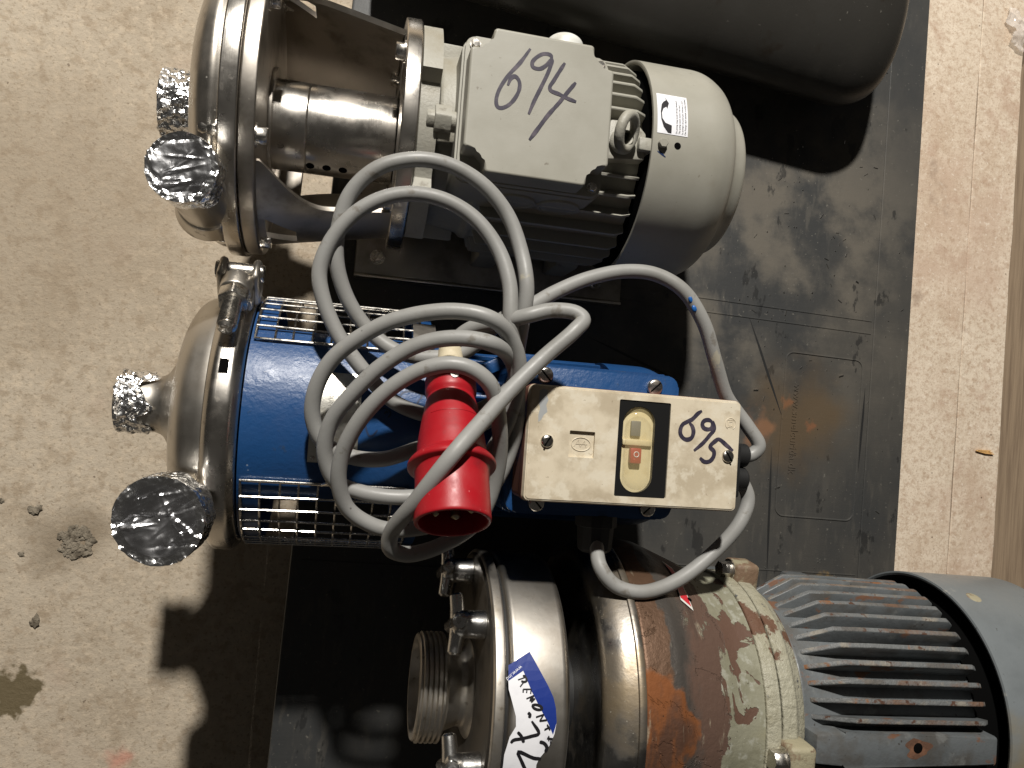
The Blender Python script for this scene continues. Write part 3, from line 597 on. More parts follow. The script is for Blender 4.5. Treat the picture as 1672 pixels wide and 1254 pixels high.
obj('handwritten_number', ribbons(N694, 3.0, .12, put_flat(230.0), sm=5), ink, tb, ang=None)
for kx in (80, 42):
    M = Matrix.Translation((kx, by0-2, 176)) @ Matrix.Rotation(R(-90), 4, 'Z')
    obj('knockout_plug', lathe(rnd([(-1, 18), (2.2, 18), (2.2, 15.5), (1.2, 15.2), (1.2, 0)], .5, 2), M=M, seg=40), grey_paint, tb)
M = Matrix.Translation((76, by1+2, 176)) @ Matrix.Rotation(R(90), 4, 'Z')
obj('blanking_cap', lathe(rnd([(-1, 16), (24, 16), (29, 10), (30, 0)], 5, 4), M=M, seg=40), white_p, tb)
M = Matrix.Translation((bx0-3, -10, 190)) @ Matrix.Rotation(math.pi, 4, 'Z')
bm = NB(); prism([(12*math.cos(k*math.pi/3), 12*math.sin(k*math.pi/3)) for k in range(6)], 4, 17, 1.2, 2, M=M @ Matrix.Rotation(R(90), 4, 'Y'), bm=bm)
lathe([(0, 8), (4, 8)], M=M, bm=bm, seg=20); prism([(7.5*math.cos(k*math.pi/3), 7.5*math.sin(k*math.pi/3)) for k in range(6)], 17, 23, .6, 1, M=M @ Matrix.Rotation(R(90), 4, 'Y'), bm=bm)
obj('cable_gland', bm, grey_cast, tb)
# eye bolt
eye = obj('lifting_eye', lathe(rnd([(0, 9), (3, 11), (6, 9), (8, 6), (14, 6)], 1, 2), (124, -9, A1+88), 'z', 28), grey_cast, p1)
bm = NB(); Mr = Matrix.Translation((125, -8, A1+103)) @ Matrix.Rotation(R(-22), 4, 'Z') @ Matrix.Rotation(R(-38), 4, 'Y')
tube([Mr @ Vector((0, 13.5*math.sin(2*math.pi*k/40), 13.5*math.cos(2*math.pi*k/40)+5)) for k in range(40)], 4.2, 12, bm, closed=True)
obj('ring', bm, grey_cast, eye)
obj('eye_boss', prism([(110, -24), (146, -20), (146, 2), (136, 12), (114, 10)], A1+72, A1+88, 2), grey_cast, p1)
obj('cover_lug', prism([(138, -14), (150, -14), (150, -3), (138, -3)], A1+80, A1+94, 1.5), grey_cast, p1)
for fx in (34, 112):
    for s in (1, -1): obj('motor_foot', prism([(fx, s*48), (fx+24, s*48), (fx+24, s*86), (fx, s*86)][::s], 11, 60, 3), grey_cast, p1)
plate_m = mat('base_plate_steel', (.30, .28, .25), .35, 1, layers=[L(scale=20, lo=.4, hi=.7, col=(.16, .14, .12), rough=.5)], bump=[('noise', 200, .1, .0005)])
obj('base_plate', box(-82, 200, -106, 96, .5, 10, 1.6), plate_m, p1)
obj('highlight_lip', box(-82, 200, -109.5, -106.2, 2, 13, 1.2), steel, p1)  # bright strip added to imitate the highlight along the plate's front edge
for bx in (-60, 170): hexbolt('base_bolt', Matrix.Translation((bx, -88, 10)) @ AX['z'], bolt_steel, p1, 6, 5)
foil_cap('foil_cap', w_of(p1, (-248, -1, A1), (-1, 0, 0)), 29, 33, 'crumpled foil wrapped round the suction port beside the pump marked 694', False, 1)
foil_cap('foil_cap', w_of(p1, (-199, -93, 250), (-.10, -.05, 1)), 23.5, 24, 'smaller smooth round foil cap on the upright port of pump 694', True, 2)
# ---------------------------------------------------------------- pump 695
A2 = 115
p2 = thing('pump_unit', (.05, -.011, .13), R(-4.5), 'blue pump with stainless casing and cream switch box marked 695', 'pump', 'pumps on the black pallet')
obj('casing', lathe(rnd([(-140, 90), (-144, 101), (-150, 100), (-165, 94), (-174, 78), (-179, 48), (-181, 0)], 16, 8), (0, 0, A2), seg=128), steel, p2)
obj('suction_nozzle', lathe(rnd([(-176, 50), (-184, 37), (-191, 25.5), (-198, 22.5), (-224, 22.5), (-224, 19)], 8, 6), (0, 6, A2), seg=72), steel, p2)
ring = obj('clamp_ring', lathe(rnd([(-148, 96), (-148, 101), (-142, 107.5), (-129, 107.5), (-123, 101), (-123, 96)], 3, 4), (0, 0, A2), seg=128), steel_turned, p2)
# clamp closure: lies across the ring on its upper side
cl = Matrix.Translation((-135, 0, A2)) @ Matrix.Rotation(R(-42), 4, 'X')
def CM(dx, dy, dz): return cl @ Matrix.Translation((dx, dy, 108+dz))
M = CM(0, 4, 3) @ Matrix.Diagonal((1.12, 1.12, 1.12, 1))
yneg = Matrix.Rotation(R(-90), 4, 'Z')
obj('clamp_lug', box(-15, -9, 22, 42, -12, 15, 3, 3, M=M), steel, ring); obj('clamp_lug', box(7, 13, 22, 42, -12, 15, 3, 3, M=M), steel, ring)
obj('clamp_pin', lathe(rnd([(-17, 0), (-17, 6), (15, 6), (15, 0)], 1.5, 2), M=M @ Matrix.Translation((0, 34, 8)), seg=24), bolt_steel, ring)
obj('clamp_socket', lathe(rnd([(0, 0), (0, 10), (14, 10.5), (14, 0)], 1.6, 3), M=M @ Matrix.Translation((-1, 24, 8)) @ yneg, seg=32), steel, ring)
bm = NB(); prism([(10.5*math.cos(k*math.pi/3), 10.5*math.sin(k*math.pi/3)) for k in range(6)], 14.5, 23.5, 1.2, 2, M=M @ Matrix.Translation((-1, 24, 8)) @ yneg @ Matrix.Rotation(R(90), 4, 'Y'), bm=bm)
obj('clamp_nut', bm, bolt_steel, ring)
prof = [(23.5, 6.4)]
for k in range(18): prof += [(24+k*1.25, 6.4), (24.6+k*1.25, 5.6)]
prof += [(47.5, 6.0), (49.5, 4.2), (50, 0)]
obj('threaded_rod', lathe(prof, M=M @ Matrix.Translation((-1, 24, 8)) @ yneg, seg=20), bolt_steel, ring)
obj('clamp_lug', box(-12, 10, 8, 22, -6, 6, 3, 3, M=M), steel, ring)
obj('clamp_gap_shade', patch(frange(-139, -132.5, 2), frange(17, 23, 3), 107.75, A2, .2), cavity_shade, ring)  # dark patch on the ring, painting the shade of the slot
# blue housing with two side openings
bm = patch(frange(-122, 14, 34), frange(-180, 180, 120), 98, A2, 0, keep=lambda x, p: not (-108 < x < 0 and (46 < p < 132 or -132 < p < -37)))
bmesh.ops.remove_doubles(bm, verts=bm.verts, dist=.01); bmesh.ops.solidify(bm, geom=bm.faces[:], thickness=4)
hous = obj('housing', bm, blue, p2)
obj('housing_end', lathe([(13.9, 98), (14, 60), (9, 58), (9, 96)], (0, 0, A2), seg=96), blue, p2)
obj('coupling', lathe(rnd([(-122, 40), (-90, 40), (-90, 26), (-40, 26), (-40, 36), (0, 36), (0, 60), (8, 60)], 2, 2), (0, 0, A2)), steel_dark, p2)
obj('housing_back', lathe([(-121, 94), (-118, 94), (-118, 30)], (0, 0, A2)), cavity_shade, p2)
def mesh_guard(sign, p0, p1_, x0, x1):
    g = obj('mesh_guard', tube([Vector((x, sign*100.2*math.sin(R(p)), A2+100.2*math.cos(R(p)))) for x, p in
        [(x0, p) for p in frange(p0, p1_, 16)] + [(x, p1_) for x in frange(x0+6, x1-6, 6)] + [(x1, p) for p in frange(p1_, p0, 16)] + [(x, p0) for x in frange(x1-6, x0+6, 6)]], 1.1, 8, closed=True), bolt_steel, p2)
    nx = 9; na = 9
    for k in range(1, nx):
        x = x0+(x1-x0)*k/nx + random.uniform(-.5, .5)
        obj('wire', tube([(x+random.uniform(-.2, .2), sign*100.2*math.sin(R(p)), A2+100.2*math.cos(R(p))) for p in frange(p0, p1_, 16)], .85, 6), bolt_steel, g)
    for k in range(1, na):
        p = p0+(p1_-p0)*k/na + random.uniform(-.3, .3)
        obj('wire', tube([(x, sign*101.6*math.sin(R(p+.2*math.sin(x*.05+k))), A2+101.6*math.cos(R(p+.2*math.sin(x*.05+k)))) for x in frange(x0, x1, 10)], .85, 6), bolt_steel, g)
    return g
mesh_guard(1, 37, 98, -119, 4); mesh_guard(-1, 26, 92, -119, 4)
for s, p in ((1, 41), (-1, 30)):
    obj('mesh_clip', patch(frange(-2, 16, 3), frange(p, p+16, 4), 102.5, A2, 1.2, phimap=lambda x, q, s=s: s*q), steel_dark, p2)
    obj('mesh_hook', tube(smooth_path([(-62, s*101*math.sin(R(p-4)), A2+101*math.cos(R(p-4))), (-57, s*105*math.sin(R(p-6)), A2+105*math.cos(R(p-6))), (-50, s*106*math.sin(R(p-1)), A2+106*math.cos(R(p-1))), (-50, s*103*math.sin(R(p+5)), A2+103*math.cos(R(p+5)))], 5), 1.2, 6), bolt_steel, p2)
npl_m = mat('nameplate_aluminium', (.70, .68, .62), .30, 1, layers=[L(scale=60, lo=.45, hi=.7, col=(.4, .37, .3), rough=.45)], bump=[('noise', 300, .25, .0006)])
np_ = obj('nameplate', patch(frange(-73.5, -38.5, 8), frange(-16.3, 23.2, 16), 98.9, A2, .8), npl_m, hous)
cm2 = cyl_mm(98.9, A2)
for x, p in ((-70.2, 21.2), (-42.2, 21.2), (-70.2, -14.4), (-42.2, -14.4)):
    obj('rivet', lathe([(0, 1.9), (.8, 1.6), (1.2, .7), (1.3, 0)], M=Matrix.Translation((x, 0, A2)) @ Matrix.Rotation(R(-p), 4, 'X') @ Matrix.Translation((0, 0, 98.9)) @ AX['z'], seg=12), bolt_steel, hous)
for tx, sz, off in (('ITTULA NIRLP', 5.0, (-58.5, -4)), ('P.FOR 4015', 4.0, (-52.0, -2)), ('kW INA', 4.0, (-47.2, 8))):
    child('stamped_text', text_bm(tx, sz, cm2, .1, depth=.25, rot=R(90), off=off), npl_m, hous)
for dx, dy in ((-67, -19), (-64, -20), (-61, -18)): child('stamped_mark', ribbons([[(dx, dy), (dx, dy+6)], [(dx-1.4, dy+2), (dx+1.4, dy+4)]], .8, .12, cm2), ink_black, hous)
child('faint_handwriting', ribbons([[(x, p*1.72) for x, p in s] for s in BLUEMARKS], 1.3, .12, cyl_mm(98.0, A2)), ink_thin, hous)
# blue motor
obj('motor_flange', lathe(rnd([(14.2, 50), (14.2, 86), (24, 86), (24, 60)], 2, 2), (0, 0, A2), seg=80), blue, p2)
mb = obj('motor_body', lathe(rnd([(24, 56), (40, 60), (172, 62), (172, 30)], 3, 2), (0, 0, A2), seg=80), blue, p2)
fin_me = None
for ph in list(range(14, 170, 12)) + list(range(-14, -170, -12)):
    if fin_me is None:
        o = obj('cooling_fin', prism([(34, 58), (46, 71), (170, 72), (172, 58)], -1.3, 1.3, .6, 1, M=Matrix.Rotation(R(90), 4, 'X')), blue, p2); fin_me = o.data
    else: o = bpy.data.objects.new('cooling_fin', fin_me); COL.objects.link(o); o.parent = p2
    o.rotation_euler = (R(-ph), 0, 0); o.location = (0, 0, A2*MM)
obj('fan_cover', lathe(rnd([(176, 66), (174, 70.5), (174, 73), (222, 73), (244, 56), (250, 30), (250, 0)], 14, 7, skip=(1, 2)), (0, 0, A2), seg=96), blue, p2)
obj('bracket_strap', prism([(46, 52), (60, 46), (82, 62), (104, 62), (104, 70), (78, 70)], 150, 170, 2), blue, p2)
for fx in (60, 140):
    for s in (1, -1): obj('motor_foot', prism([(fx, s*30), (fx+22, s*30), (fx+22, s*66), (fx, s*66)][::s], 1, 62, 3), blue, p2)
obj('housing_stand', box(-60, 0, -60, 60, 1, 22, 3), blue, p2)
# terminal base + switch box
tb2 = obj('terminal_base', prism(rrect(72, 212, -58, 60, 10), 165, 203, 3), blue, p2)
obj('terminal_plate', prism(rrect(74, 210, -56, 58, 9), 203.3, 216, 1.5), blue, tb2)
for x, y in ((98.5, 50), (189, 48), (98.5, -48), (189, -48)):
    M = Matrix.Translation((x, y, 216.1)) @ AX['z']
    s_ = obj('screw', lathe(rnd([(0, 6.6), (2.4, 6.4), (3.4, 5), (3.6, 0)], .6, 2), M=M, seg=24), bolt_steel, tb2)
    obj('slot_shade', box(-5.6, 5.6, -.6, .6, 219.45, 219.8, M=Matrix.Translation((x, y, 0)) @ Matrix.Rotation(R(35+x), 4, 'Z')), cavity_shade, tb2)  # dark bar painting the shade in the screw's slot
bx_ = rrect(78, 245, -43.5, 40.5, 4)
sb = obj('switch_box', prism(rrect(78.6, 244.4, -43, 40, 4), 216.5, 250.4, .5, 1), brown, p2)
def slab_with_holes(outer, holes, z0, z1, bev):
    """plate with rectangular / rounded openings"""
    bm = NB()
    loops = [outer]+holes; vs = []; es = []
    for lp in loops:
        v = [bm.verts.new((x, y, z1)) for x, y in lp]; vs.append(v)
        es += [bm.edges.new((v[i], v[(i+1) % len(v)])) for i in range(len(v))]
    bmesh.ops.triangle_fill(bm, use_beauty=True, use_dissolve=False, edges=es)
    for f in list(bm.faces):
        c = f.calc_center_median()
        for h in holes:
            xs = [p[0] for p in h]; ys = [p[1] for p in h]
            if all(v.co.x >= min(xs)-.01 and v.co.x <= max(xs)+.01 and v.co.y >= min(ys)-.01 and v.co.y <= max(ys)+.01 for v in f.verts): bm.faces.remove(f); break
    bmesh.ops.recalc_face_normals(bm, faces=bm.faces)
    if bm.faces[:][0].normal.z < 0: bmesh.ops.reverse_faces(bm, faces=bm.faces)
    g = bmesh.ops.extrude_face_region(bm, geom=bm.faces[:])
    for v in [q for q in g['geom'] if isinstance(q, bmesh.types.BMVert)]: v.co.z = z0
    return bm
win = rrect(146.6, 187, -36.4, 34.4, 1.2); sq = rrect(110, 129.2, -10.1, 8.9, .6)
bm = slab_with_holes(rrect(80, 243, -41.5, 38.5, 3), [win, sq], 250.6, 255, 0)
cov = obj('cover', bm, cream, sb, ang=30)
obj('cover_edge', frame_bm(77.8, 245.2, -43.7, 40.7, 4.5, 4.2, 251, 3.4), cream, sb)
obj('cover_skirt', slab_with_holes(rrect(77.8, 245.2, -43.7, 40.7, 4.5), [rrect(79.2, 243.8, -42.3, 39.3, 3)], 243, 251.2, 0), brown, sb)
obj('logo_recess', prism(sq, 250.9, 252.6, 0), cream, sb)
eli = lambda rx, ry: [(119.6+rx*math.cos(2*math.pi*k/32), -.6+ry*math.sin(2*math.pi*k/32), 252.8) for k in range(32)]
obj('logo_ring', tube(eli(7.2, 4.9), .35, 6, closed=True), cream, sb)
child('logo_mark', ribbons([[(114.3, -2.4), (117.4, 2.6), (119.2, -2.4), (122.2, 2.2), (123.6, -2.6)], [(115.4, -.4), (124.4, -.4)]], .7, .0, put_flat(252.9), sm=1), cream, sb)
obj('bezel', slab_with_holes(rrect(147, 186.6, -36, 34, 1), [rrect(150.6, 175.4, -33.2, 30.2, 12.2, 8)], 249.5, 254.2, 0), black_p, sb)
amber = mat('aged_clear_plastic', (.78, .66, .38), .13, alpha=.045, layers=[L(scale=60, lo=.5, hi=.7, col=(.62, .46, .2), rough=.3)])
ambers = mat('aged_cream_switch', (.66, .57, .35), .4, layers=[L(scale=60, lo=.45, hi=.7, col=(.55, .45, .24))])
obj('switch_well', prism(rrect(150.0, 176, -33.6, 30.6, 12, 8), 246.3, 250.75, 0), ambers, sb)
obj('window_dome', frame_bm(150.9, 175.1, -32.9, 29.9, 12, 3.0, 254.4, 3.0), amber, sb)
bm = NB(); rg_ = []
for k in range(7):
    t = k/6; ins_ = 10.2*(1-math.cos(t*math.pi/2))
    rg_.append([bm.verts.new((x, y, 255.6+4.2*math.sin(t*math.pi/2))) for x, y in rrect(152.4+ins_, 173.6-ins_, -31.4+ins_, 28.4-ins_, max(.3, 10.5-ins_), 8)])
for A_, B_ in zip(rg_, rg_[1:]):
    for k in range(len(A_)): bm.faces.new((A_[k], A_[(k+1) % len(A_)], B_[(k+1) % len(A_)], B_[k]))
bm.faces.new(rg_[-1])
obj('window_dome_top', bm, mat('aged_clear_dome', (.70, .58, .30), .09, alpha=.20), sb, ang=60)
obj('rocker_bar', box(151.5, 174.5, 1.2, 5.6, 250.9, 253.4, .8), ambers, sb)
redb = obj('off_button', box(157.3, 166, -12, -.6, 250.9, 255.4, 1, 2), red, sb)
obj('on_button', box(157.4, 165.2, 8, 19.4, 250.9, 253.0, .8, 2), mat('grey_button', (.12, .125, .125), .5), sb)
obj('button_ring', tube([(161.8+1.9*math.cos(2*math.pi*k/24), -5.2+1.9*math.sin(2*math.pi*k/24), 255.5) for k in range(24)], .32, 6, closed=True), white_p, sb)
for x, y, a in ((93.3, .1, 60), (235.1, -1.9, 125)):
    obj('cover_screw', lathe(rnd([(0, 4.8), (1.4, 4.6), (2.4, 2.8), (2.6, 0)], .5, 2), M=Matrix.Translation((x, y, 255.05)) @ AX['z'], seg=24), bolt_steel, sb)
    obj('screw_slot_shade', box(-4.4, 4.4, -.55, .55, 257.15, 257.8, M=Matrix.Translation((x, y, 0)) @ Matrix.Rotation(R(a), 4, 'Z')), cavity_shade, sb)  # slot shade painted as a dark bar across the head
obj('handwritten_number', ribbons(N695, 3.1, .12, put_flat(255.0), sm=5), ink, sb, ang=None)
cs = [(236.1+4.3*math.cos(R(a)), 22.7+4.3*math.sin(R(a)), 255.1) for a in range(-60, 245, 12)]
obj('moulded_symbol', tube(cs, .3, 6), cream, sb)
for q in (1.5, 2.7): obj('moulded_symbol', tube([(236.1+q*a, 22.7+q*b, 255.1) for a, b in ((-1, -1), (1, -1), (1, 1), (-1, 1))], .25, 6, closed=True), cream, sb)
obj('paint_smear', poly_on([(85.5, 36), (88, 37.5), (91.6, 36.6), (91, 33), (92.4, 29.5), (91, 26), (92.2, 21), (89.6, 18.6), (88, 15), (86, 13.2), (85.6, 18), (86.6, 23), (85.2, 28)], put_flat(255), .06), mat('grey_paint_smear', (.33, .34, .34), .5), sb, ang=None)
obj('gland_block', box(244.6, 255, -34, 8, 217, 240, 2), black_r, sb)
for yy, zz in ((-1, 222), (-20, 222)):
    M = Matrix.Translation((254.6, yy, zz))
    bm = lathe(rnd([(0, 11), (5, 11), (5, 9.5), (13, 9.5), (15, 7), (15, 5)], .8, 2), M=M, seg=24)
    obj('gland', bm, black_r, sb)
M = Matrix.Translation((153, -57.5, 200)) @ Matrix.Rotation(R(-90), 4, 'Z')
gl = lathe(rnd([(-2, 17), (8, 17), (8, 15), (26, 14), (29, 10), (29, 6)], 1.5, 2), M=M, seg=12)
obj('motor_gland', gl, black_r, p2, ang=20)
iw = p2.matrix_world.copy()
Mi = (Matrix.Translation(p2.location) @ Matrix.Rotation(p2.rotation_euler.z, 4, 'Z')).inverted()
obj('link_cable', tube(smooth_path([Mi @ Vector(p) for p in LINK], 10), .0057, 14), cable_m, p2, scale=1)
foil_cap('foil_cap', w_of(p2, (-227, 7, A2), (-1, 0, 0)), 25, 24, 'crumpled foil wrapped round the suction port beside the blue pump', False, 3, .8)
obj('discharge_pipe', lathe([(20, 26), (102, 26), (102, 22), (20, 22)], (-167, -71, A2), 'z'), steel, p2)
foil_cap('foil_cap', w_of(p2, (-166, -72, 230), (-.12, -.08, 1)), 30.5, 26, 'larger wrinkled round foil cap on the upright port of pump 695', True, 4)
# ---------------------------------------------------------------- power cable with plug
cb = thing('power_cable', CABLE[0], 0, 'coiled grey power cable with red plug lying over the blue pump', 'cable')
org = Vector(CABLE[0])
obj('sheath', tube(smooth_path([Vector(p)-org for p in CABLE], 9), .0056, 16), cable_m, cb, scale=1)
g0 = (Vector((.0764, .0475, .3625))-org)*1000; g1 = (Vector((.0692, -.0690, .4260))-org)*1000
PL = (g1-g0).length; PM = Matrix.Translation(g0) @ (g1-g0).to_track_quat('X', 'Z').to_matrix().to_4x4()
obj('plug_gland', lathe(rnd([(-2, 6), (-2, 8.5), (6, 9.2), (16, 10.5), (19, 13.5), (26, 14), (26, 8)], 1.2, 2), M=PM, seg=40), ivory, cb)
pg = obj('plug_body', lathe(rnd([(20, 12), (21, 15.5), (26, 18.2), (37, 18.2), (41, 16.5), (43, 17.5), (58, 20.5), (74, 23), (86, 24), (88, 27), (91.5, 29.8), (94.5, 29.8), (96, 25.2), (104, 24.6), (PL-1.5, 25.2), (PL, 24.6), (PL, 22.6), (PL-1, 22.2), (PL-34, 21.6), (PL-34, 0)], 1.4, 3), M=PM, seg=96), red, cb)
obj('plug_seam', tube([PM @ Vector((60, -20.7*math.sin(R(a)), 20.9*math.cos(R(a)))) for a in range(-50, 51, 10)], .35, 6), red, cb)
for k in range(5):
    a = R(72*k+18); rr = 3.6 if k == 2 else 2.6
    obj('pin', lathe(rnd([(PL-34, rr), (PL-9, rr), (PL-7, 0)], .8, 2), M=PM @ Matrix.Translation((0, 12.5*math.sin(a), 12.5*math.cos(a))), seg=14), mat('pin_brass', (.45, .38, .26), .35, 1), cb)
obj('pin_face', lathe([(PL-26, 21.4), (PL-26, 0)], M=PM, seg=40), mat('recess_shade_red', (.05, .004, .006), .5), cb)  # added dark disc: shade of the plug opening put into its colour
obj('plug_screw', lathe([(0, 3), (1.2, 3), (1.2, 0)], M=PM @ Matrix.Translation((31, 0, 17.8)) @ AX['z'], seg=16), bolt_steel, cb)
for sx, sy, l in ((.2628, .0898, 3.4), (.2657, .0825, 3.0)):
    bm = NB(); bmesh.ops.create_icosphere(bm, subdivisions=2, radius=1)
    for v in bm.verts: v.co = Vector((v.co.x*2.2, v.co.y*l, v.co.z*1.3))
    bmesh.ops.transform(bm, matrix=Matrix.Translation((Vector((sx, sy, .3708))-org)*1000) @ Matrix.Rotation(R(16), 4, 'Z'), verts=bm.verts)
    obj('paint_drip', bm, mat('blue_smudge', (.012, .10, .34), .4), cb)
# ---------------------------------------------------------------- rusty pump
A3 = 140
p3 = thing('pump_unit', (.4, -.262, .13), R(-6), 'rusty pump with peeling adapter, threaded inlet and grey finned motor', 'pump', 'pumps on the black pallet')
prof = [(-318, 31), (-321, 40), (-322, 42.5)]
for k in range(5): prof += [(-323-k*4, 43.6), (-324.6-k*4, 43.6), (-325.6-k*4, 41.2), (-326.6-k*4, 41.2)]
prof += [(-343, 42), (-344, 41), (-344, 36.5), (-340, 35.5), (-318, 34), (-300, 27)]
obj('inlet_union', lathe(prof, (0, 3, A3), seg=96), satin, p3)
obj('inlet_neck', lathe(rnd([(-321, 30.5), (-304, 30.5), (-301, 38), (-299, 40)], 2, 3), (0, 3, A3), seg=72), satin, p3)
obj('inlet_bore', lathe([(-318, 33.8), (-317, 0)], (0, 3, A3)), cavity_shade, p3)
fcov = obj('front_cover', lathe(rnd([(-299, 36), (-303, 60), (-303, 112), (-301, 114)], 2, 3), (0, 0, A3), seg=128), dull, p3)
obj('cover_rim', lathe(rnd([(-301, 114), (-300, 117), (-292.5, 117), (-292.5, 40)], 1.2, 3), (0, 0, A3), seg=128), satin, fcov)
body3 = obj('pump_body', lathe(rnd([(-289, 60), (-289, 113.5), (-286, 116), (-246, 116), (-242, 108), (-242, 60)], 4, 4), (0, 0, A3), seg=128), steel, p3)
obj('cover_gasket', lathe([(-292.6, 110), (-289, 110)], (0, 0, A3), seg=96), black_r, p3)
for ph in (47, 95, -13):
    Mk = XM(-303, 98, ph, A3, True)
    bm = lathe(rnd([(0, 9), (0, 11), (14, 10), (18, 11), (24, 10), (26, 5), (26, 0)], 2, 3), M=Mk, seg=28)
    for k in range(4):
        Ms = Mk @ Matrix.Rotation(R(90*k+20), 4, 'X')
        tube([Ms @ Vector(q) for q in ((21, 0, 4), (21.5, 0, 11), (22.5, 0, 18), (23, 0, 21), (23.2, 0, 22.5))], 1, 12, bm, rfun=lambda t: 6.2-1.2*t if t < .8 else 5.2-10*(t-.8))
    obj('star_knob', bm, chrome, p3)
# paper tag wrapped on the body
pc = put_cyl(116, A3)
def clampx(pts): return [(max(x, -290.6), p) for x, p in pts]
def fl(pts): return [(x, p*2.024) for x, p in clampx(pts)]
pcm = cyl_mm(116, A3)
tagp = obj('paper_tag', poly_on(fl(TAG_OUT[0]), pcm, .35, 8), paper, p3, ang=60)
child('tag_border', poly_on(fl(TAG_BLUE[0]), pcm, .45, 8), paper_blue, tagp)
child('tag_handwriting', ribbons([fl(s) for s in TAG_SMALL], 1.5, .5, pcm, sm=3), ink_black, tagp)
child('tag_number', ribbons([fl(s) for s in TAG_BIG], 2.3, .5, pcm, sm=4), ink_black, tagp)
a0, a1 = Vector((-281.6, 27.5*2.024)), Vector((-290.4, 23.9*2.024)); dd = a1-a0
child('tag_print', text_bm('www.ind', 4.0, pcm, .55, rot=math.atan2(dd.y, dd.x), off=(a0.x, a0.y)), mat('tag_white_print', (.7, .7, .75), .5), tagp)
# drum and bell adapter
drum_m = mat('worn_drum_steel', (.34, .33, .315), .30, 1, rvar=(30, .08), layers=[
    L(scale=24, lo=.42, hi=.66, col=(.30, .27, .22), rough=.4), L(scale=14, lo=.53, hi=.6, col=(.16, .12, .075), rough=.6, metal=.7, fac=.5), L(kind='grad', scale=14, off=(.205, -.055, -.265), dist=1.2, lo=.62, hi=.3, col=(.27, .20, .11), rough=.5, metal=.6, fac=.55),
    L(scale=300, lo=.66, hi=.72, col=(.6, .58, .5), rough=.6, metal=.2, fac=.6)], bump=[('noise', 40, .2, .003), ('noise', 300, .1, .0006)])
bell_m = mat('peeling_green_paint', (.235, .228, .168), .45, 0, rvar=(60, .1), layers=[
    L(scale=40, lo=.42, hi=.7, col=(.185, .178, .125)), L(scale=120, lo=.52, hi=.66, col=(.36, .36, .31), fac=.6), L(scale=9, lo=.5, hi=.66, col=(.25, .225, .12), fac=.5),
    L(scale=22, lo=.555, hi=.568, col=(.105, .058, .040), rough=.6, dist=1.0, h=-.5),
    L(kind='lin', scale=28, off=(-.128, 0, 0), dist=.13, lo=.0015, hi=-.0015, col=(.100, .060, .044), rough=.55, h=-.6, stretch=(1, .6, .6)),
    L(kind='lin', scale=30, off=(-.150, 3, 0), dist=.05, lo=.004, hi=-.010, col=(.105, .094, .084), rough=.34, metal=.55, stretch=(1, .7, .7)),
    L(scale=40, lo=.52, hi=.66, col=(.055, .040, .032), rough=.5, fac=.8, stretch=(1.6, .4, .4), mask=L(kind='lin', scale=30, off=(-.14, 5, 0), dist=.05, lo=.006, hi=-.010)),
    L(kind='lin', scale=24, off=(-.172, 8, 0), dist=.030, lo=.001, hi=-.001, col=(.115, .066, .040), rough=.5, stretch=(1, .8, .8)),
    L(kind='grad', scale=19, off=(.188, -.014, -.268), dist=1.2, lo=.76, hi=.66, col=(.215, .078, .026), rough=.75),
    L(scale=34, lo=.40, hi=.60, col=(.098, .050, .032), rough=.65, fac=.95, stretch=(2.2, .7, .7), mask=L(kind='grad', scale=18, off=(.192, -.010, -.268), dist=1.2, lo=.8, hi=.5)),
    L(scale=70, lo=.60, hi=.68, col=(.42, .37, .27), rough=.5, fac=.55, stretch=(1.5, .35, .35), mask=L(kind='lin', scale=30, off=(-.13, 2, 0), dist=.06, lo=.004, hi=-.010)), L(scale=260, lo=.67, hi=.72, col=(.03, .02, .015), fac=.8)],
    bump=[('noise', 150, .4, .0016), ('noise', 24, .25, .004)])
obj('drum', lathe(rnd([(-216, 30), (-216, 100), (-222, 120), (-212, 130), (-199, 134), (-196, 134), (-195, 128)], 7, 6), (0, 0, A3), seg=128), drum_m, p3)
obj('drum_band', lathe(rnd([(-199.5, 130), (-199.5, 136), (-196.6, 136.4), (-193.5, 135.6), (-193.5, 130)], 1, 2), (0, 0, A3), seg=128), drum_m, p3)
obj('shaft_hub', lathe(rnd([(-244, 50), (-230, 50), (-230, 36), (-214, 36)], 2, 2), (0, 0, A3)), black_r, p3)  # hub coloured black for the shadow between body and drum
obj('bell_adapter', lathe(rnd([(-195, 128), (-193.4, 134.2), (-165, 133.5), (-158, 131), (-108, 112), (-97, 109.5), (-86, 109.5)], 9, 6), (0, 0, A3), seg=128), bell_m, p3)
flange_m = mat('flaking_olive_paint', (.33, .315, .24), .42, 0, rvar=(60, .1), layers=[
    L(scale=30, lo=.42, hi=.7, col=(.26, .24, .165)), L(scale=22, lo=.57, hi=.60, col=(.12, .06, .035), rough=.7, h=-.4), L(scale=60, lo=.62, hi=.66, col=(.10, .10, .10)), L(scale=200, lo=.66, hi=.72, col=(.07, .035, .02), fac=.8)],
    bump=[('noise', 150, .9, .003), ('noise', 40, .3, .004)])
obj('adapter_flange', lathe(rnd([(-86.2, 90), (-86.2, 112), (-74, 112.5), (-74, 90)], 1.5, 3), (0, 0, A3), seg=128), flange_m, p3)
obj('motor_flange', lathe(rnd([(-72.6, 90), (-72.6, 112), (-60, 111), (-56, 106), (-46, 100), (-44, 80)], 2, 3), (0, 0, A3), seg=128), flange_m, p3)
obj('flange_gap', lathe([(-74, 108.5), (-72.6, 108.5)], (0, 0, A3), seg=96), cavity_shade, p3)
